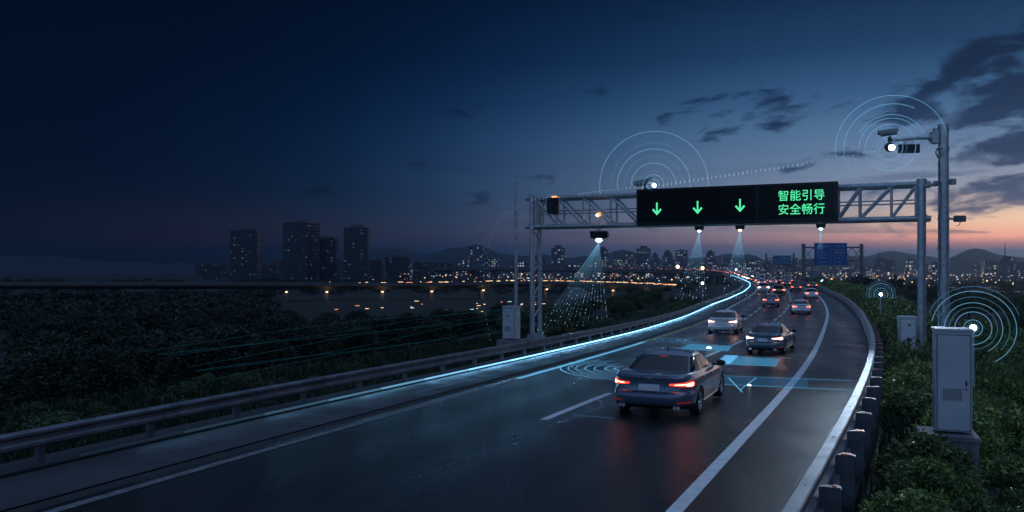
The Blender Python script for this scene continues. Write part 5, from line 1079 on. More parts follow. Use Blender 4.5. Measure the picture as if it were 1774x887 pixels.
for y in np.arange(24, 190, 2.6):                        # clipped round hedge bushes
    for d in (1.9, 4.1, 6.8):
        yy = y+R_.uniform(-.5, .5); s = R_.uniform(1.25, 1.7)*(1+.007*yy); x = cx('RR', yy)+d*(1+.003*yy)+R_.uniform(-.3, .3)
        if yy > 60 and d > 5: continue
        try_shrub(x, yy, s, s*R_.uniform(.95, 1.2), False, 'rounded hedge bush in the rows along the outside of the crash barrier', 'rounded hedge bushes along the crash barrier', .70)
for i in range(150):                                     # grassy scrub behind the left guardrail
    y = R_.uniform(17, 120); x = cx('RL', y)-R_.uniform(1.7, 8.5)-max(0, 30-y)*.05
    if x/y < -.66 or (x-1.0)**2+(y-40.5)**2 < 5.5 or (x-lc.x)**2+(y-lc.y)**2 < 3.0 or abs(x-.3) < 1.2 and 33 < y < 40: continue
    s = R_.uniform(.55, 1.0)*(1 if y < 60 else 1.4)
    if any((x-a)**2+(y-b)**2 < (.62*(s+c))**2*.6 for a, b, c in shrubs): continue
    shrubs.append((x, y, s)); shrub('bush', 'low dark shrub on the grassy verge behind the left guardrail', 'bush', (x, y, terr(x, y)), s, R_.choice(bushD), 'verge shrubs behind the guardrail', s*R_.uniform(.55, .9))
rng_g = np.random.default_rng(5); mb = MB(); blades = []
for i in range(26000):
    y = 9+51*rng_g.random()**1.3
    if i % 10: x = cx('RL', y)-.75-9*rng_g.random()**1.2
    else: x = cx('RR', y)+.42+1.6*rng_g.random()**1.3
    if x/y < -.7 or x/y > .75 or not clear(x, y, .1) or (x-1.2)**2+(y-40.9)**2 < 1.2 or (x-lc.x)**2+(y-lc.y)**2 < .6: continue
    z = terr(x, y); h = rng_g.uniform(.14, .48); a = rng_g.uniform(0, 6.28); w_ = rng_g.uniform(.012, .03)*(1+y*.02); lx, ly = rng_g.normal(0, .12, 2)
    mb.add([(x-w_*math.cos(a), y-w_*math.sin(a), z-.02), (x+w_*math.cos(a), y+w_*math.sin(a), z-.02), (x+lx*.4+w_*.7*math.cos(a), y+ly*.4+w_*.7*math.sin(a), z+h*.6), (x+lx, y+ly, z+h), (x+lx*.4-w_*.7*math.cos(a), y+ly*.4-w_*.7*math.sin(a), z+h*.6)], [(0, 1, 2, 3, 4)])
tag(mb.build('grass', M['leaf_grass'], None, None, False), 'unmown dark grass on the verges outside both guardrails', 'grass', None, 'stuff')
wp = at(968, 556, 47); shrub('bush', 'yellowish lit leafy bush beside the lattice leg of the gantry', 'bush', (wp.x, 47, terr(wp.x, 47)), 1.5, warmB, None, 1.75)

def tree_meshes(seed, n=6500, leaf=.30, R=2.7, H=3.7, hc=3.9, mat='leaf_tree'):
    rng = np.random.default_rng(seed); mb = MB(); pts = clump_pts(n, R, rng, H, 44, .30, .75)
    leaves(mb, [p+np.array([0, 0, hc]) for p in pts], leaf, rng, .6); crown = mesh_of(mb, 'crown', M[mat], smooth=False)
    r = random.Random(seed); tb = MB(); tb.tube([(0, 0, -.8), (.05, .04, 1.5), (-.05, .1, hc*.7), (.1, 0, hc+H*.4)], [.24, .19, .13, .04], 9)
    for i in range(8):
        a = r.uniform(0, 6.28); z = r.uniform(1.8, hc); e = Vector((math.cos(a)*R*.7, math.sin(a)*R*.7, hc+r.uniform(-.8, H*.6)))
        tb.tube([(0, 0, z), Vector((e.x*.4, e.y*.4, z+(e.z-z)*.45)), e], [.09, .06, .02], 6)
    return crown, mesh_of(tb, 'trunk', M['bark'])
TREES = [tree_meshes(s) for s in (21, 22, 23, 24)]; TREES_L = [tree_meshes(s, mat='leaf_tree_lit') for s in (31, 32, 33)]
def tree(label, x, y, top, group=None, fat=1.0):
    z = terr(x, y); h = max(2.2, top-z); k = h/7.6
    o = thing('tree', label, 'tree', (x, y, z), random.uniform(0, 6.28), group); o.scale = (k*fat, k*fat, k)
    cr, tr = random.choice(TREES_L if x/y > -.01 else TREES)  # lit leaf copy right of this bearing, shaded copy left of it
    for nm, m_ in (('crown', cr), ('trunk', tr)):
        c = bpy.data.objects.new(nm, m_); COL.objects.link(c); c.parent = o
trees = []
def try_tree(px, pytop, Y, label, group, fat=1.0, gap=3.4):
    p = at(px, pytop, Y)
    if cx('RL', min(Y, 430))-4 < p.x < cx('RR', min(Y, 430))+4 and Y < 440: return
    if any((p.x-a)**2+(p.y-b)**2 < gap**2 for a, b in trees): return
    trees.append((p.x, p.y)); tree(label, p.x, Y, p.z, group, fat)
for px, pt, Y in ((640, 514, 95), (715, 509, 100), (765, 507, 90), (812, 512, 105), (868, 506, 85), (900, 514, 110), (598, 520, 100), (540, 524, 105), (1178, 482, 190), (1205, 492, 200), (1155, 499, 180), (1225, 497, 215)):
    try_tree(px, pt, Y, 'tall dark tree standing clear of the wood on the left, its crown against the viaduct', 'tall trees before the crossing viaduct')
for i in range(1800):
    Y = R_.uniform(34, 190); px = R_.uniform(60, 1225) if len(trees) > 78 else R_.uniform(860, 1235); lim = cx('RL', Y)-5.0-Y*.02; p = at(px, HOR, Y)
    if p.x > lim: continue
    dd = (lim-p.x); top = 522+ (40*max(0, (70-Y)/40)) + R_.uniform(-5, 10)+ (16 if dd < 6 else 0)-(4 if px < 600 else 0)
    if Y < 45: top += 12
    if px > 880: top = 517+R_.uniform(-3, 7)+max(0, (px-1120)*.02)
    try_tree(px, top, Y, 'dark broadleaf tree in the wood below the guardrail on the left', 'trees of the wood on the left', 1.25 if px < 880 or Y > 80 else 1.7, 4.2 if px < 880 else 3.6)
    if len(trees) > 150: break
nl = len(trees)
for i in range(1200):
    Y = R_.uniform(36, 260); px = R_.uniform(1330, 1930); p = at(px, HOR, Y); lim = cx('RR', Y)+9+Y*.03
    if p.x < lim: continue
    top = 497+max(0, (75-Y)*.95)+R_.uniform(-4, 9)
    if px < 1500: top -= 3
    try_tree(px, top, Y, 'dark bushy tree in the wood on the right beyond the hedge', 'trees of the wood on the right', 1.15, 4.4)
    if len(trees)-nl > 125: break
rng_b = np.random.default_rng(77); mb = MB()                # far tree belt at the foot of the city: reads as one mass
for i in range(900):
    Y = R_.uniform(430, 840) if i < 420 else R_.uniform(195, 420); px = R_.uniform(-100, 1950) if i < 420 else (R_.uniform(-80, 470) if i % 3 else R_.uniform(1470, 1950)); p = at(px, HOR, Y)
    if any((p.x-f.x)**2+(p.y-f.y)**2 < 17**2 for f in FAR[::3]): continue
    if cx('RL', min(Y, 430))-8 < p.x < cx('RR', min(Y, 430))+8 and Y < 440: continue
    z = terr(p.x, Y); R0 = R_.uniform(3.5, 6.5); H0 = R_.uniform(2.2, 3.6)*(.8 if Y < 425 else 1)
    leaves(mb, [q*np.array([1, 1, 1])+np.array([p.x, Y, z+H0*.5]) for q in clump_pts(130, R0, rng_b, H0, 12, .4, .3)], 1.5, rng_b, .6)
tag(mb.build('tree_belt', M['leaf_tree'], None, None, False), 'dark far-off belt of woodland in front of the city lights', 'woodland', None, 'stuff')
for px, pt, Y in ((1345, 469.5, 300), (1358, 471, 290), (1368, 472.5, 280), (1380, 474, 270), (1332, 470, 320), (1318, 468.5, 340), (1400, 476, 245), (1412, 478, 235), (1425, 480, 215), (1440, 484, 200), (1452, 487, 190), (1466, 489, 175), (1300, 468, 380), (1478, 491, 170)):
    p = at(px, pt, Y); x = max(p.x, cx('RR', Y)+5); trees.append((x, Y)); tree('tree growing right behind the far crash barrier, below the sign gantries', x, Y, p.z, 'trees behind the far crash barrier', .9)

# ------------------------------------------------------------------ low building under the viaduct
hp = at(1003, 530, 300); o = thing('warehouse', 'pale vaulted shed roof seen below the crossing viaduct', 'shed', (hp.x, 300, -11.5))
mb = MB(); rows = []
for a in np.linspace(0, PI, 14): rows.append([Vector((-3.9*math.cos(a)*1.0, y, 3.5+3.6*math.sin(a))) for y in (-3, 9)])
mb.grid(rows); mb.add([r[0] for r in rows], [tuple(range(14))]); mb.add([r[1] for r in rows], [tuple(range(14))]); mb.build('roof', M['plinth'], o)
mb = MB(); mb.box((0, 3, 1.7), (7.8, 12, 3.7)); mb.build('wall', M['concrete'], o)

# ------------------------------------------------------------------ city
BG = -12.0
def building(px0, px1, ytop, D, fac, label, group=None, crown=None, mast=None, rot=None):
    s = F/D; w = (px1-px0)/s; xc = ((px0+px1)/2-CX)/s; h = CH-(ytop-HOR)/s-BG; d = w*random.uniform(.6, .9)
    a = random.uniform(-.12, .12) if rot is None else rot
    name = 'tower_block' if h > 24 else 'city_building'
    o = thing(name, label, 'tower block' if h > 24 else 'building', (xc, D+d/2, BG-.5), a, group); w2 = w/(abs(math.cos(a))+abs(math.sin(a))*.7)
    m1 = MB(); m1.box((0, 0, h/2), (w2, d, h))
    if crown is None: crown = random.choice((0, 1, 2))
    m1.box((0, 0, h+.5), (w2+.3, d+.3, 1.0)); m1.build('walls', M[fac], o, None, False)
    m1 = MB()
    if crown == 1: m1.box((w2*.02, 0, h+2.2), (w2*.5, d*.5, 3.6))
    elif crown == 2: m1.box((-w2*.18, 0, h+1.8), (w2*.3, d*.4, 2.6)); m1.box((w2*.2, 0, h+1.5), (w2*.28, d*.4, 2.0))
    elif crown == 3: m1.box((0, 0, h+3.0), (w2*.72, d*.7, 5.0)); m1.box((0, 0, h+6.5), (w2*.4, d*.4, 3.0))
    else: m1.box((0, 0, h+1.3), (w2*.2, d*.3, 1.4))
    m1.build('roof_house', M['viaduct'], o, None, False)
    if mast:
        m1 = MB(); hh = mast/s; m1.tube([(-w2*.2, 0, h), (-w2*.2, 0, h+hh*.55), (-w2*.2, 0, h+hh)], [.9, .5, .15], 6); m1.build('roof_mast', M['post'], o)
    return o
B = building
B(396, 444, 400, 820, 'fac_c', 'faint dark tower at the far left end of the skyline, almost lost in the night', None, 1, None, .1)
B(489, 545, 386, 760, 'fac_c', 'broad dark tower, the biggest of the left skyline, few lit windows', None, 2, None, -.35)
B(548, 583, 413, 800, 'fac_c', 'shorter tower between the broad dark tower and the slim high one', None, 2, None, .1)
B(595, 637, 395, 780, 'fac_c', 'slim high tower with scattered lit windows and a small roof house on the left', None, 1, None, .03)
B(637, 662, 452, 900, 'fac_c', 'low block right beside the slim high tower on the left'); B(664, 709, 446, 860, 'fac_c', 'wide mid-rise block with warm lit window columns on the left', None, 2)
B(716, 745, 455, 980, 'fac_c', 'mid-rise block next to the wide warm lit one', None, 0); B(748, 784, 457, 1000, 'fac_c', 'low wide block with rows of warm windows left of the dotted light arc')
B(811, 838, 427, 900, 'fac_a', 'tower standing behind the dotted light arc on the left', None, 0, None, .05); B(838, 852, 446, 980, 'fac_a', 'narrow block attached to the right of the tower behind the light arc')
B(934, 948, 453, 1000, 'fac_a', 'small block right of the lattice gantry leg'); B(955.5, 979, 430.5, 860, 'fac_a', 'tower with a stepped roof between the gantry leg and the fan of light rays', None, 1, None, .02)
B(1037, 1053.5, 433, 1000, 'fac_a', 'tower seen just right of the fan of light rays', None, 1, None, .25); B(1080, 1100, 441, 1050, 'fac_a', 'squat tower over the viaduct, left of the twin-topped one', None, 1); B(1105, 1127, 431, 1000, 'fac_a', 'twin-topped tower over the middle of the viaduct', None, 1, None, 0)
B(1129, 1143, 447, 1150, 'fac_a', 'small tower tucked right of the twin-topped tower', None, 3); B(1150, 1166, 443, 1100, 'fac_a', 'pointed stepped tower right of the middle of the viaduct', None, 3); B(1171, 1192, 434, 1000, 'fac_a', 'flat-topped tower behind the second fan of rays', None, 0)
B(1224, 1240, 443, 1150, 'fac_a', 'tower between the two thin fans of rays', None, 3); B(1256, 1266, 446, 1200, 'fac_a', 'narrow tower just left of the third fan of rays'); B(1282, 1299, 449, 1200, 'fac_a', 'grey tower right of the third fan of rays', None, 0); B(1306, 1319, 450, 1200, 'fac_a', 'block just left of the small teal sign', None, 0)
B(1395, 1409, 459, 1150, 'fac_a', 'block beside the left column of the big sign gantry'); B(1468, 1482, 455, 1100, 'fac_a', 'tower right below the big blue sign', None, 1); B(1484, 1500, 462, 1100, 'fac_a', 'block hidden by the right column of the big sign gantry')
B(1519, 1536, 450, 1000, 'fac_a', 'tower with a thin roof mast above the hedge lamp', None, 2, 20, .1); B(1539, 1551, 451, 1050, 'fac_a', 'tower right next to the one with a thin roof mast'); B(1572, 1581, 459, 1050, 'fac_d', 'brightly floodlit golden building left of the thick gantry leg', None, 0)
B(1739.5, 1758, 449, 900, 'fac_a', 'tower carrying a tall mast near the right edge of the skyline', None, 1, 31, 0); B(1757, 1774, 455.5, 920, 'fac_a', 'wide tower at the right end of the skyline beside the one with the tall mast', None, 0, None, 0)
R2 = random.Random(12); random.seed(31)
for i in range(190):
    px = R2.uniform(330, 1900); D = R2.uniform(950, 1500); w = R2.uniform(7, 20); yt = R2.uniform(456, 470) if R2.random() < .75 else R2.uniform(448, 458)
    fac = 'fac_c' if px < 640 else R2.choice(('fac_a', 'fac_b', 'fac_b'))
    B(px-w/2, px+w/2, yt, D, fac, 'low city block in the lit rows at the foot of the skyline', 'low blocks of the distant city')
# street-level lights of the city: countless points
mb = MB()
for i in range(800):
    D = R2.uniform(480, 1050)**1; px = R2.uniform(560, 1900); k = min(1, max(.12, (px-520)/500))
    if R2.random() > k: continue
    if 1200 < px < 1420 and D < 760: continue
    x = (px-CX)*D/F; z = BG+R2.uniform(2.5, 9); r = R2.uniform(.2, .5)*(1.5 if R2.random() < .12 else 1)
    if D < 640 and px < 1420: continue
    mb.ball((x, D, z), r, 6, R2.choice((0, 0, 0, 1, 2)))
for i in range(60):
    D = R2.uniform(255, 320); px = R2.uniform(560, 1130); x = (px-CX)*D/F
    if x > cx('RL', D)-14 or R2.random() > min(1, max(.15, (px-500)/400)): continue
    mb.box((x, D, terr(x, D)+R2.uniform(.5, 2.2)), (R2.uniform(.3, 1.6), .3, .18), None, R2.choice((0, 0, 1, 2)))
tag(mb.build('city_lights', [M['far_warm'], M['far_red'], M['far_cool']]), 'countless warm and cool street lights scattered over the far city', 'city lights', None, 'stuff')
# pale strips of water / road on the plain at the right and dark ones below the left viaduct
M['strip'] = surf('wet_strip', (.14, .16, .2), (.08, .1, .13), .25, scale=.02)
mb = MB()
for (x0, x1, Y0, Y1) in ((150, 620, 470, 478), (180, 640, 560, 575)):
    mb.grid([[Vector((x, y, terr(x, y)+.35)) for x in np.linspace(x0, x1, 40)] for y in np.linspace(Y0, Y1, 3)])
tag(mb.build('distant_road', M['strip']), kind='structure')

# ------------------------------------------------------------------ hills
def ridge(D, base, amp, seed, lo=-70, hi=70, prof=None):
    r = random.Random(seed); ph = [r.uniform(0, 6.28) for _ in range(8)]; A = np.radians(np.arange(lo, hi+.01, .35)); rows = []
    top = []
    for a in A:
        px = CX+F*math.tan(a) if abs(a) < 1.2 else 1e4
        h = amp*(.45+.30*math.sin(a*9+ph[0])+.18*math.sin(a*21+ph[1])+.09*math.sin(a*47+ph[2])+.05*math.sin(a*110+ph[3]))
        for (c, w, k) in prof or (): h += k*math.exp(-((px-c)/w)**2)
        top.append(min(max(4, h+base), 78))
    for f, dd in ((0, -1), (.45, -.6), (.8, -.25), (1, 0), (.7, .35), (0, 1)):
        rows.append([Vector((math.sin(a)*(D+dd*320+20*math.sin(a*60+f*9)), math.cos(a)*(D+dd*320+20*math.sin(a*60+f*9)), -14+f*t*(1+.05*math.sin(a*150+f*20)))) for a, t in zip(A, top)])
    mb = MB(); mb.grid(rows); return tag(mb.build('hills', M['hill']), kind='structure')
ridge(2100, 10, 30, 3, prof=[(660, 80, 34), (815, 55, 36), (935, 45, 20), (1080, 60, 28), (1300, 35, 30), (1690, 60, 26), (1500, 50, 16)])
ridge(2650, 24, 30, 8, prof=[(1250, 60, 26), (700, 60, 20), (1420, 60, 12), (1560, 80, 24)])
# ------------------------------------------------------------------ overlay graphics round the sensors, added as thin glowing geometry
def rings(label, c, Y, radii, arcs=None, soft=()):
    p = at(c[0], c[1], Y); o = thing('light_rings', label, 'light rings', p); s = F/Y
    nrm = Vector((-p.x, -p.y, 0)).normalized(); right = Vector((0, 0, 1)).cross(nrm); R_ = random.Random(int(c[0]))
    for i, r in enumerate(radii):
        a0, a1 = (arcs[i] if arcs else (0, 360)); full = a1-a0 >= 359
        A = np.radians(np.linspace(a0, a1, 90, endpoint=not full))
        q = nrm*(.04+.03*i)
        m1 = MB(); m1.tube([right*(r/s*math.cos(a))+Vector((0, 0, r/s*math.sin(a)))+q for a in A], (.003+.00016*Y), 6, 0, True, full)
        m1.build('ring', M['ring_soft' if i in soft else 'ring'], o)
    return o
rings('concentric light rings round the dome camera lamp on the mast arm', (1542, 256), 31.5, (10, 20, 26, 40, 50, 56, 66, 74, 83, 88), ((0, 360), (0, 360), (200, 420), (0, 360), (35, 175), (20, 150), (190, 330), (60, 195), (150, 260), (10, 190)), (0, 2, 6, 8))
rings('concentric blue light rings round the status lamp beside the bullet camera on the sign', (1132, 321), 37.6, (10, 18, 24, 38, 50, 62, 72, 92), ((0, 360), (-20, 200), (-10, 190), (0, 180), (0, 180), (-5, 185), (0, 180), (-10, 190)), (2, 4, 6))
rings('concentric blue light rings round the low white globe lamp in the shrubs', (1686, 568), 21.8, (9, 14, 28, 36, 44, 54, 64, 72), ((0, 360), (0, 360), (0, 360), (0, 360), (-60, 240), (-40, 200), (-60, 170), (20, 160)), (0, 3, 5, 7))
rings('small light rings over the lamp post among the round hedge bushes', (1526, 510), 61.5, (7, 11, 15, 19, 23), ((0, 360), (-30, 210), (-30, 210), (-20, 200), (-15, 195)), (0, 2, 4))
rings('thin light ring round the orange light on the gantry corner unit', (957, 352), 39.7, (12, 15), ((10, 170), (20, 150)), (0, 1))
rings('faint light rings round the sensor lens below the arrow nearest the writing', (1280, 411), 36.6, (6, 10, 14, 17), ((0, 360), (60, 330), (-60, 240), (20, 300)), (0, 1, 2, 3))

def beam(label, apex, targets, y_end, dots):
    o = thing('light_rays', label, 'light rays', apex); R_ = random.Random(len(targets)); ms = [MB(), MB(), MB()]; m2 = MB()
    for tx, ty, Y in targets:
        e = at(tx, ty, Y); d = e-apex; f = y_end*R_.uniform(.92, 1.0); cut = (0, f*.38, f*.7, f)
        for m1, a, b in zip(ms, cut, cut[1:]): m1.tube([d*a, d*b], [.007-.003*a/f, .007-.003*b/f], 5)
        if dots:
            k = f*.5
            while k < f:
                if R_.random() < .42: m2.ball(d*k, R_.uniform(.007, .015), 6, 0, (1, 1, R_.uniform(1, 2.2)))
                k += R_.uniform(.02, .05)
    for m1, k in zip(ms, ('ray', 'ray_mid', 'ray_low')): m1.build('ray', M[k], o)
    if dots: m2.build('spark', M['dot'], o)
    return o
tg = [(915+i*9.2+random.uniform(-2, 2), 592-i*2.0, 40.5+.25*i) for i in range(16)]
beam('wide fan of blue rays falling from the big black sensor box', SENS[0], tg, .97, True)
beam('narrow fan of pale light rays under the sensor below the middle green arrow', SENS[1], [(1160+i*7.5, 545, 37.5) for i in range(10)], .85, True)
beam('narrow fan of rays under the sensor below the arrow nearest the writing', SENS[2], [(1236+i*7.5, 545, 36.6) for i in range(10)], .85, True)
beam('faint fan of rays under the sensor at the green writing end', SENS[3], [(1400+i*5, 520, 35.3) for i in range(8)], .4, False)

def trail(label, lines, r=.017, step=.20, mat='dot', nm='light_trail'):
    P0 = lines[0][0]; o = thing(nm, label, 'light trail', P0)
    for L in lines:
        pts = spline(L, 24); m1 = MB(); acc = 0; nxt = 0
        for a, b in zip(pts, pts[1:]):
            d = (b-a).length
            while nxt < acc+d: m1.ball(a.lerp(b, (nxt-acc)/d)-P0, r*random.uniform(.8, 1.2), 6); nxt += step
            acc += d
        m1.build('dots', M[mat], o)
trail('white dotted line running from the mast camera along the gantry top', [[at(1533, 259, 31.5), at(1400, 282, 33.5), at(1250, 304, 36), at(1140, 320, 37.4), at(1040, 331, 39), at(957, 343, 40), at(915, 347, 40.4)], [at(1390, 286, 33.6), at(1260, 305, 35.8), at(1145, 322, 37.3)]])
trail('three dotted strands of light bending down to the left of the lattice gantry leg', [[at(915, 347, 40.4), at(890, 357, 40.4), at(866, 378, 40.5), at(848, 405, 40.5), at(836, 440, 40.5), at(834, 485, 40.5), at(840, 540, 40.6), at(850, 592, 40.6)], [at(912, 354, 40.6), at(885, 368, 40.6), at(862, 392, 40.6), at(848, 425, 40.6), at(843, 470, 40.6)], [at(905, 352, 40.5), at(872, 376, 40.5), at(850, 408, 40.5), at(840, 450, 40.5), at(838, 500, 40.5)]], .016, .26, 'ray')
o = thing('light_threads', 'thin teal light threads running along the dark verge left of the grey cabinet', 'light threads', cpt('RL', 26, -3, .8)); P0 = o.location.copy()
for i in range(7):
    m1 = MB(); m1.tube([cpt('RL', y, -2.2-.35*i+.25*math.sin(y*.25+i), .55+.11*i+.10*math.sin(y*.31+i*2)+.02*(y-20))-P0 for y in np.arange(19, 39.5, .5)], .006, 5); m1.build('thread', M['teal_ray'], o)

def gp(px, py, h=.011):
    x, y = ground_at(px, py); return Vector((x, y, rz(y)+h))
def flat_strip(mb, P, w, mi=0):
    rows = []
    for i, p in enumerate(P):
        t = P[min(i+1, len(P)-1)]-P[max(i-1, 0)]; t.z = 0; t.normalize(); q = Vector((t.y, -t.x, 0))*w/2; rows.append([p-q, p+q])
    mb.grid(rows, mi)
def seg(a, b, n=12, h=.011): return [gp(a[0]+(b[0]-a[0])*i/n, a[1]+(b[1]-a[1])*i/n, h) for i in range(n+1)]
def flat_thing(label, cat, build, name='road_light_pattern'):  # light patterns painted flat on the road, not cast by any lamp
    o = thing(name, label, cat, (0, 0, 0)); build(o); return o
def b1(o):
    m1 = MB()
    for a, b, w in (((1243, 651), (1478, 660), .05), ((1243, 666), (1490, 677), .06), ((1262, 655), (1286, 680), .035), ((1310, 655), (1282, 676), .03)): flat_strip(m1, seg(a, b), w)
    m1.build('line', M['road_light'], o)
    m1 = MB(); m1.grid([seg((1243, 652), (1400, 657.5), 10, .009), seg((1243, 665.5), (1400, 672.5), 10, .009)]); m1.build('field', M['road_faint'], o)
    m1 = MB(); m1.ball(gp(1298, 667.5, .0), .055, 10, 0, (1, 1, .5)); m1.build('lightspot', M['road_core'], o)  # spot of light built as an added glowing dome
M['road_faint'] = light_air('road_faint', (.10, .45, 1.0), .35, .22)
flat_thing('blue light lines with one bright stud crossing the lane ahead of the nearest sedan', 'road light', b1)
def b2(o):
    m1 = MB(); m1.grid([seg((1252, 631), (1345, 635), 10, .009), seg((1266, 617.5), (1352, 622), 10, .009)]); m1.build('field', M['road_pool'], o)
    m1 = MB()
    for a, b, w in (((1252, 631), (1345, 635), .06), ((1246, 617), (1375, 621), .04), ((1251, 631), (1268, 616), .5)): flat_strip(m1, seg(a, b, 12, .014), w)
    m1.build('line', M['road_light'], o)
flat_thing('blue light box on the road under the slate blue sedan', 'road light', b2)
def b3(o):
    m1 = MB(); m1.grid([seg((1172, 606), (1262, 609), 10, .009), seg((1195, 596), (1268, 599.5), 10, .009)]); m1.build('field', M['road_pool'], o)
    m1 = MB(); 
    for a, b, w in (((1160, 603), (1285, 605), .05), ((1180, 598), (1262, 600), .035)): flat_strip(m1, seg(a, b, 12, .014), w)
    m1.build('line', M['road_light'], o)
    m1 = MB(); m1.ball(gp(1228, 603, 0), .11, 12, 0, (1, 1, .45)); m1.build('lightspot', M['road_core'], o)  # larger spot of light, also an added glowing dome
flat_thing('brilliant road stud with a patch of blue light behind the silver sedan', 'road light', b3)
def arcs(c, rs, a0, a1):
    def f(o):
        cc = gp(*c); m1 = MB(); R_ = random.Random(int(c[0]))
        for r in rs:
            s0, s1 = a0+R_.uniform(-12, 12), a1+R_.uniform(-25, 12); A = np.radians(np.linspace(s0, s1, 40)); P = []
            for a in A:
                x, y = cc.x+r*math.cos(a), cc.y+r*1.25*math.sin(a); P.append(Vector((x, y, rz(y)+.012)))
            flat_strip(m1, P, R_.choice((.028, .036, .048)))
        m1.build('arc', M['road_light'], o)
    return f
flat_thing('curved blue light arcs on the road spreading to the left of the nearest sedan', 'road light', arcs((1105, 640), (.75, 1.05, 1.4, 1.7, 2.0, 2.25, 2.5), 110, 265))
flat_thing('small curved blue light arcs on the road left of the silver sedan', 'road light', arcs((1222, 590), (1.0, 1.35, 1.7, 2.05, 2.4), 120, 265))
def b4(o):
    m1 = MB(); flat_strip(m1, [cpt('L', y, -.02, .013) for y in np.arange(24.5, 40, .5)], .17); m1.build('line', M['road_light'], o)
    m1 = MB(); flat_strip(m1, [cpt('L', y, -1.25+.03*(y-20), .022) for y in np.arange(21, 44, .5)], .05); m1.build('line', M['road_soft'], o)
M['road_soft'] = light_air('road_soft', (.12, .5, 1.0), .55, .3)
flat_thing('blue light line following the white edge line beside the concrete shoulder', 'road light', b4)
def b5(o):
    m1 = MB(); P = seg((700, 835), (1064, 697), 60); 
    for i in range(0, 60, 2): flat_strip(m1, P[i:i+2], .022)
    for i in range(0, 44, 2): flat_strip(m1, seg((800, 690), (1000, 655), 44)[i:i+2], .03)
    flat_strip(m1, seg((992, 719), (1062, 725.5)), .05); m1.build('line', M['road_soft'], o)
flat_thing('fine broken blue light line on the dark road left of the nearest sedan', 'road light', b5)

# ------------------------------------------------------------------ haze
S = 3350
hz = MB(); hz.box((0, 0, 34.5), (2*S, 2*S, 101)); hzo = hz.build('haze', [], None, None, False); tag(hzo, kind='stuff', label='thin evening haze lying over the whole plain', cat='haze')
hm = bpy.data.materials.new('haze'); hm.use_nodes = True; nt = hm.node_tree; nt.nodes.remove(nt.nodes['Principled BSDF'])
pv = ND(nt, 'ShaderNodeVolumePrincipled', Color=(.50, .76, 1.0, 1), Density=HAZE, Anisotropy=.86); nt.links.new(pv.outputs[0], nt.nodes['Material Output'].inputs['Volume'])
hzo.data.materials.append(hm)

# ------------------------------------------------------------------ sky
w = bpy.data.worlds.new('World'); scene.world = w; w.use_nodes = True; nt = w.node_tree; nt.nodes.clear()
tc = ND(nt, 'ShaderNodeTexCoord'); nv = ND(nt, 'ShaderNodeVectorMath', _operation='NORMALIZE', i0=tc.outputs['Generated'])
sx = ND(nt, 'ShaderNodeSeparateXYZ', Vector=nv.outputs[0]); X, Y, Z = sx.outputs
az = math_(nt, 'ARCTAN2', X, Y); azf = math_(nt, 'MULTIPLY_ADD', az, 1/(2*PI), .5)
apx = lambda px: math.atan((px-CX)/F)/(2*PI)+.5
fC = ramp(nt, azf, [(0, (.05, .06, .08, 1)), (.25, (.01, .015, .02, 1)), (.40, (0, 0, 0, 1)), (apx(30), (0, 0, 0, 1)), (apx(250), (.002, .006, .012, 1)), (apx(450), (.008, .026, .045, 1)), (apx(600), (.022, .065, .105, 1)), (apx(750), (.085, .155, .225, 1)), (apx(882), (.21, .30, .39, 1)), (apx(1060), (.46, .55, .62, 1)), (apx(1250), (.83, .86, .88, 1)), (apx(1420), (1, 1, 1, 1)), (.70, (1, 1, 1, 1)), (.80, (.5, .55, .6, 1)), (.90, (.15, .18, .22, 1)), (1, (.05, .06, .08, 1))])
fA = ND(nt, 'ShaderNodeSeparateColor', Color=fC).outputs[2]
gA = ramp(nt, azf, [(.40, 0), (apx(800), .015), (apx(1000), .05), (apx(1200), .13), (apx(1350), .26), (apx(1500), .52), (apx(1650), .85), (apx(1774), 1.0), (.66, 1.0), (.80, .2), (.9, 0)])
zf = math_(nt, 'MULTIPLY_ADD', Z, 2.0, .04, True)            # z from -.02 to .48
zp = lambda z: z*2+.04
bright = ramp(nt, zf, [(0, lin(80, 96, 132)), (zp(0), lin(86, 102, 138)), (zp(.03), lin(94, 114, 147)), (zp(.045), lin(100, 124, 155)), (zp(.10), lin(104, 128, 161)), (zp(.149), lin(81, 115, 153)), (zp(.19), lin(54, 90, 130)), (zp(.235), lin(30, 63, 100)), (zp(.30), lin(15, 40, 72)), (1, lin(8, 26, 54))])
dark = ramp(nt, zf, [(0, lin(4, 16, 36)), (zp(.05), lin(4, 17, 40)), (zp(.15), lin(2, 14, 36)), (zp(.3), lin(0, 11, 30)), (1, lin(0, 8, 24))])
bc = mixc(nt, 1.0, bright, fC, 'MULTIPLY'); dk = mixc(nt, fA, dark, (0, 0, 0, 1)); base = mixc(nt, 1.0, bc, dk, 'ADD')
orange = ramp(nt, zf, [(zp(.0), (0, 0, 0, 1)), (zp(.017), (.03, .008, .003, 1)), (zp(.024), (.60, .14, .03, 1)), (zp(.032), (1.45, .45, .10, 1)), (zp(.049), (1.15, .60, .17, 1)), (zp(.065), (.64, .37, .13, 1)), (zp(.085), (.23, .15, .09, 1)), (zp(.10), (.13, .10, .07, 1)), (zp(.13), (.04, .03, .02, 1)), (zp(.17), (0, 0, 0, 1))])
og = ND(nt, 'ShaderNodeVectorMath', _operation='SCALE', i0=orange); nt.links.new(gA, og.inputs['Scale'])
sky = mixc(nt, 1.0, base, og.outputs[0], 'ADD')
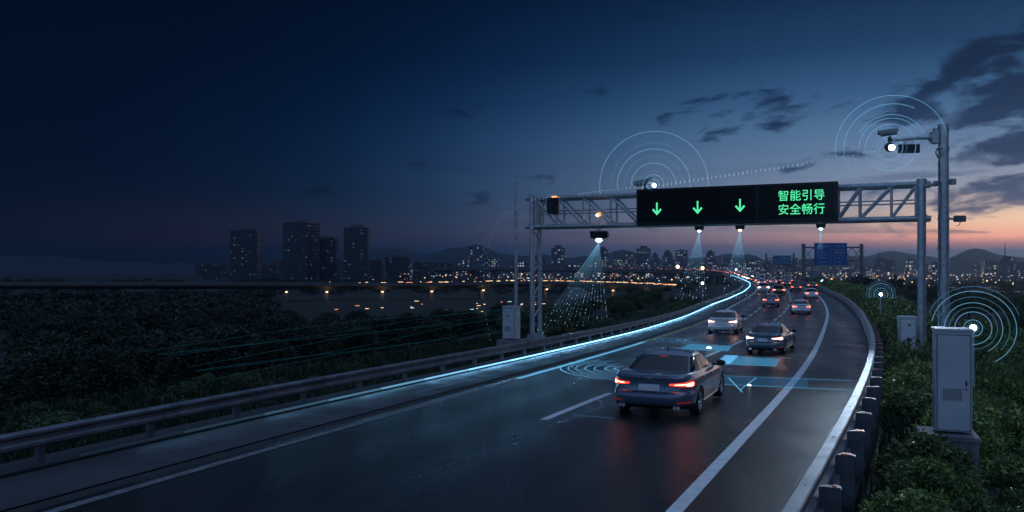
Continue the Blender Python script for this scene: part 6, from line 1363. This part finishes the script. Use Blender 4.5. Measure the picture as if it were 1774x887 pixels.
# clouds: broken banks high on the right, thin bars near the horizon
den = math_(nt, 'ADD', Z, .13)
cxv = ND(nt, 'ShaderNodeCombineXYZ', X=math_(nt, 'DIVIDE', X, den), Y=math_(nt, 'DIVIDE', Y, den), Z=0.0)
cxv = ND(nt, 'ShaderNodeCombineXYZ', X=math_(nt, 'MULTIPLY', az, 4.2), Y=math_(nt, 'MULTIPLY', math_(nt, 'MULTIPLY_ADD', az, -.10, Z), 12.5), Z=0.0)
mp = ND(nt, 'ShaderNodeMapping', Vector=cxv.outputs[0], Location=(CLX, CLY, CLZ))
n1 = ND(nt, 'ShaderNodeTexNoise', Vector=mp.outputs[0], Scale=CLS, Detail=9, Roughness=.60, Distortion=.3)
amt = ramp(nt, azf, [(.42, .0), (apx(600), .06), (apx(900), .10), (apx(1200), .135), (apx(1400), .16), (apx(1600), .235), (apx(1774), .27), (.66, .26), (.9, .1)])
zm = ramp(nt, zf, [(zp(.035), 0), (zp(.08), .85), (zp(.12), 1), (zp(.20), 1), (zp(.30), .35), (1, .2)])
BLOBS = [(1340, 165, 44, 17, .9, 0), (1235, 203, 52, 18, .9, .05), (1300, 226, 80, 11, .6, -.15), (1400, 190, 50, 10, .45, 0), (1690, 128, 100, 40, 1.1, -.35), (1730, 190, 70, 26, 1.1, -.2), (1625, 172, 36, 16, .8, -.2), (1755, 70, 55, 26, .8, -.4), (1690, 266, 44, 15, 1.0, -.1), (1762, 232, 30, 14, 1.0, -.4), (1752, 275, 34, 9, .8, -.1), (1720, 338, 95, 24, 1.1, -.15), (1560, 330, 60, 9, .5, 0), (1455, 262, 70, 9, .35, 0), (1030, 256, 40, 6, .5, 0), (790, 290, 120, 16, .35, 0), (620, 330, 120, 14, .3, 0), (940, 310, 60, 7, .35, 0), (1160, 150, 60, 10, .3, 0), (1480, 60, 60, 12, .25, 0), (2000, 180, 160, 60, 1.0, 0), (2150, 320, 160, 30, 1.0, 0)]
cov = None
for (bx_, by_, sx_, sy_, am, sl_) in BLOBS:
    a0 = math.atan((bx_-CX)/F); rr = math.hypot(F, bx_-CX); z0 = (HOR-by_)/math.hypot(rr, HOR-by_)
    dx = math_(nt, 'MULTIPLY', math_(nt, 'SUBTRACT', az, a0), F/sx_*math.cos(a0)**-2)
    dz = math_(nt, 'MULTIPLY', math_(nt, 'SUBTRACT', math_(nt, 'MULTIPLY_ADD', math_(nt, 'SUBTRACT', az, a0), sl_, Z), z0), rr/sy_)
    e = math_(nt, 'EXPONENT', math_(nt, 'MULTIPLY', math_(nt, 'MULTIPLY_ADD', dx, dx, math_(nt, 'MULTIPLY', dz, dz)), -.4)) if False else math_(nt, 'POWER', math.e, math_(nt, 'MULTIPLY', math_(nt, 'MULTIPLY_ADD', dx, dx, math_(nt, 'MULTIPLY', dz, dz)), -.42))
    e = math_(nt, 'MULTIPLY', e, am); cov = e if cov is None else math_(nt, 'ADD', cov, e)
cov = math_(nt, 'MINIMUM', cov, 1.15)
c1 = math_(nt, 'MULTIPLY_ADD', math_(nt, 'SUBTRACT', n1.outputs[0], .5), 8.0, math_(nt, 'MULTIPLY_ADD', cov, 1.9, -1.10))
c1 = math_(nt, 'SMOOTH_MIN', math_(nt, 'MAXIMUM', c1, 0.0), 1.0, .4)
c1 = math_(nt, 'MULTIPLY', c1, .93, clamp=True)
bar = ND(nt, 'ShaderNodeCombineXYZ', X=math_(nt, 'MULTIPLY', az, 5.0), Y=math_(nt, 'MULTIPLY', Z, 62.0), Z=1.7)
n2 = ND(nt, 'ShaderNodeTexNoise', Vector=bar.outputs[0], Scale=1.0, Detail=7, Roughness=.58, Distortion=.35)
zb = ramp(nt, zf, [(zp(.006), 0), (zp(.02), .8), (zp(.04), 1), (zp(.07), 1), (zp(.10), .7), (zp(.14), .0)])
c2 = math_(nt, 'MULTIPLY', math_(nt, 'MULTIPLY_ADD', n2.outputs[0], 8.0, -4.15, True), math_(nt, 'MULTIPLY', zb, math_(nt, 'MULTIPLY_ADD', gA, .9, .2, True)))
ccol = ramp(nt, zf, [(zp(.01), lin(84, 90, 122)), (zp(.05), lin(76, 84, 118)), (zp(.08), lin(54, 72, 106)), (zp(.12), lin(26, 48, 84)), (zp(.20), lin(6, 29, 60)), (zp(.3), lin(4, 22, 48))])
ccol = mixc(nt, fA, dark, ccol)
sky = mixc(nt, c1, sky, ccol); sky = mixc(nt, math_(nt, 'MULTIPLY', c2, .88), sky, ccol)
# unseen sky overhead and behind the viewer, brightened as added fill light
over = ramp(nt, math_(nt, 'MULTIPLY', Z, 1.0), [(.42, 0), (.72, 1)])
behind = ramp(nt, azf, [(.0, 1), (.16, .55), (.34, 0), (.66, 0), (.84, 1), (1, 1)])
behind = math_(nt, 'MULTIPLY', behind, ramp(nt, zf, [(zp(-.01), 0), (zp(.05), 1)]))
dm_ = math_(nt, 'MAXIMUM', over, behind)
side = mixc(nt, over, math_(nt, 'MULTIPLY_ADD', X, -.7, .55, True), math_(nt, 'MULTIPLY_ADD', X, .75, .42, True))
side = ND(nt, 'ShaderNodeSeparateColor', Color=side).outputs[0]
dcol = mixc(nt, over, (*BEHIND, 1), (*OVER, 1)); dc = ND(nt, 'ShaderNodeVectorMath', _operation='SCALE', i0=dcol); nt.links.new(side, dc.inputs['Scale'])
sky = mixc(nt, dm_, sky, dc.outputs[0])
nis = ND(nt, 'ShaderNodeTexSky', _sky_type='NISHITA'); nis.sun_disc = False; nis.sun_elevation = math.radians(1.0); nis.sun_rotation = math.radians(38); nis.air_density = 1.5; nis.dust_density = 2
ns = ND(nt, 'ShaderNodeVectorMath', _operation='SCALE', i0=nis.outputs[0]); ns.inputs['Scale'].default_value = .0
bg = ND(nt, 'ShaderNodeBackground', Color=sky, Strength=SKY); bn = ND(nt, 'ShaderNodeBackground', Color=nis.outputs[0], Strength=.00004)
ad = ND(nt, 'ShaderNodeAddShader', i0=bg.outputs[0], i1=bn.outputs[0]); ow = ND(nt, 'ShaderNodeOutputWorld', i0=ad.outputs[0])
nt.nodes.remove(ns)
sl = bpy.data.lights.new('afterglow', 'SUN'); sl.energy = SUN; sl.angle = math.radians(20); sl.color = (1.0, .78, .66)
so = bpy.data.objects.new('afterglow', sl); COL.objects.link(so)
sd = Vector((math.sin(math.radians(38))*math.cos(math.radians(9)), math.cos(math.radians(38))*math.cos(math.radians(9)), math.sin(math.radians(9))))
so.rotation_euler = sd.to_track_quat('Z', 'Y').to_euler()

cd = bpy.data.cameras.new('camera'); cd.sensor_width = 36; cd.lens = 36*F/1774; cd.shift_y = (HOR-443.5)/1774; cd.clip_end = 9000; cd.clip_start = .1
co = bpy.data.objects.new('camera', cd); COL.objects.link(co); co.location = (0, 0, CH); co.rotation_euler = (PI/2, 0, 0); scene.camera = co
vs = scene.view_settings; vs.view_transform = 'Standard'; vs.look = 'None'; vs.exposure = EXPO; vs.gamma = 1; vs.use_curve_mapping = False
cy = scene.cycles; cy.volume_bounces = 0; cy.max_bounces = 6; cy.diffuse_bounces = 2; cy.glossy_bounces = 3; cy.transparent_max_bounces = 24; cy.use_denoising = True; cy.sample_clamp_indirect = 4.0; cy.volume_max_steps = 64
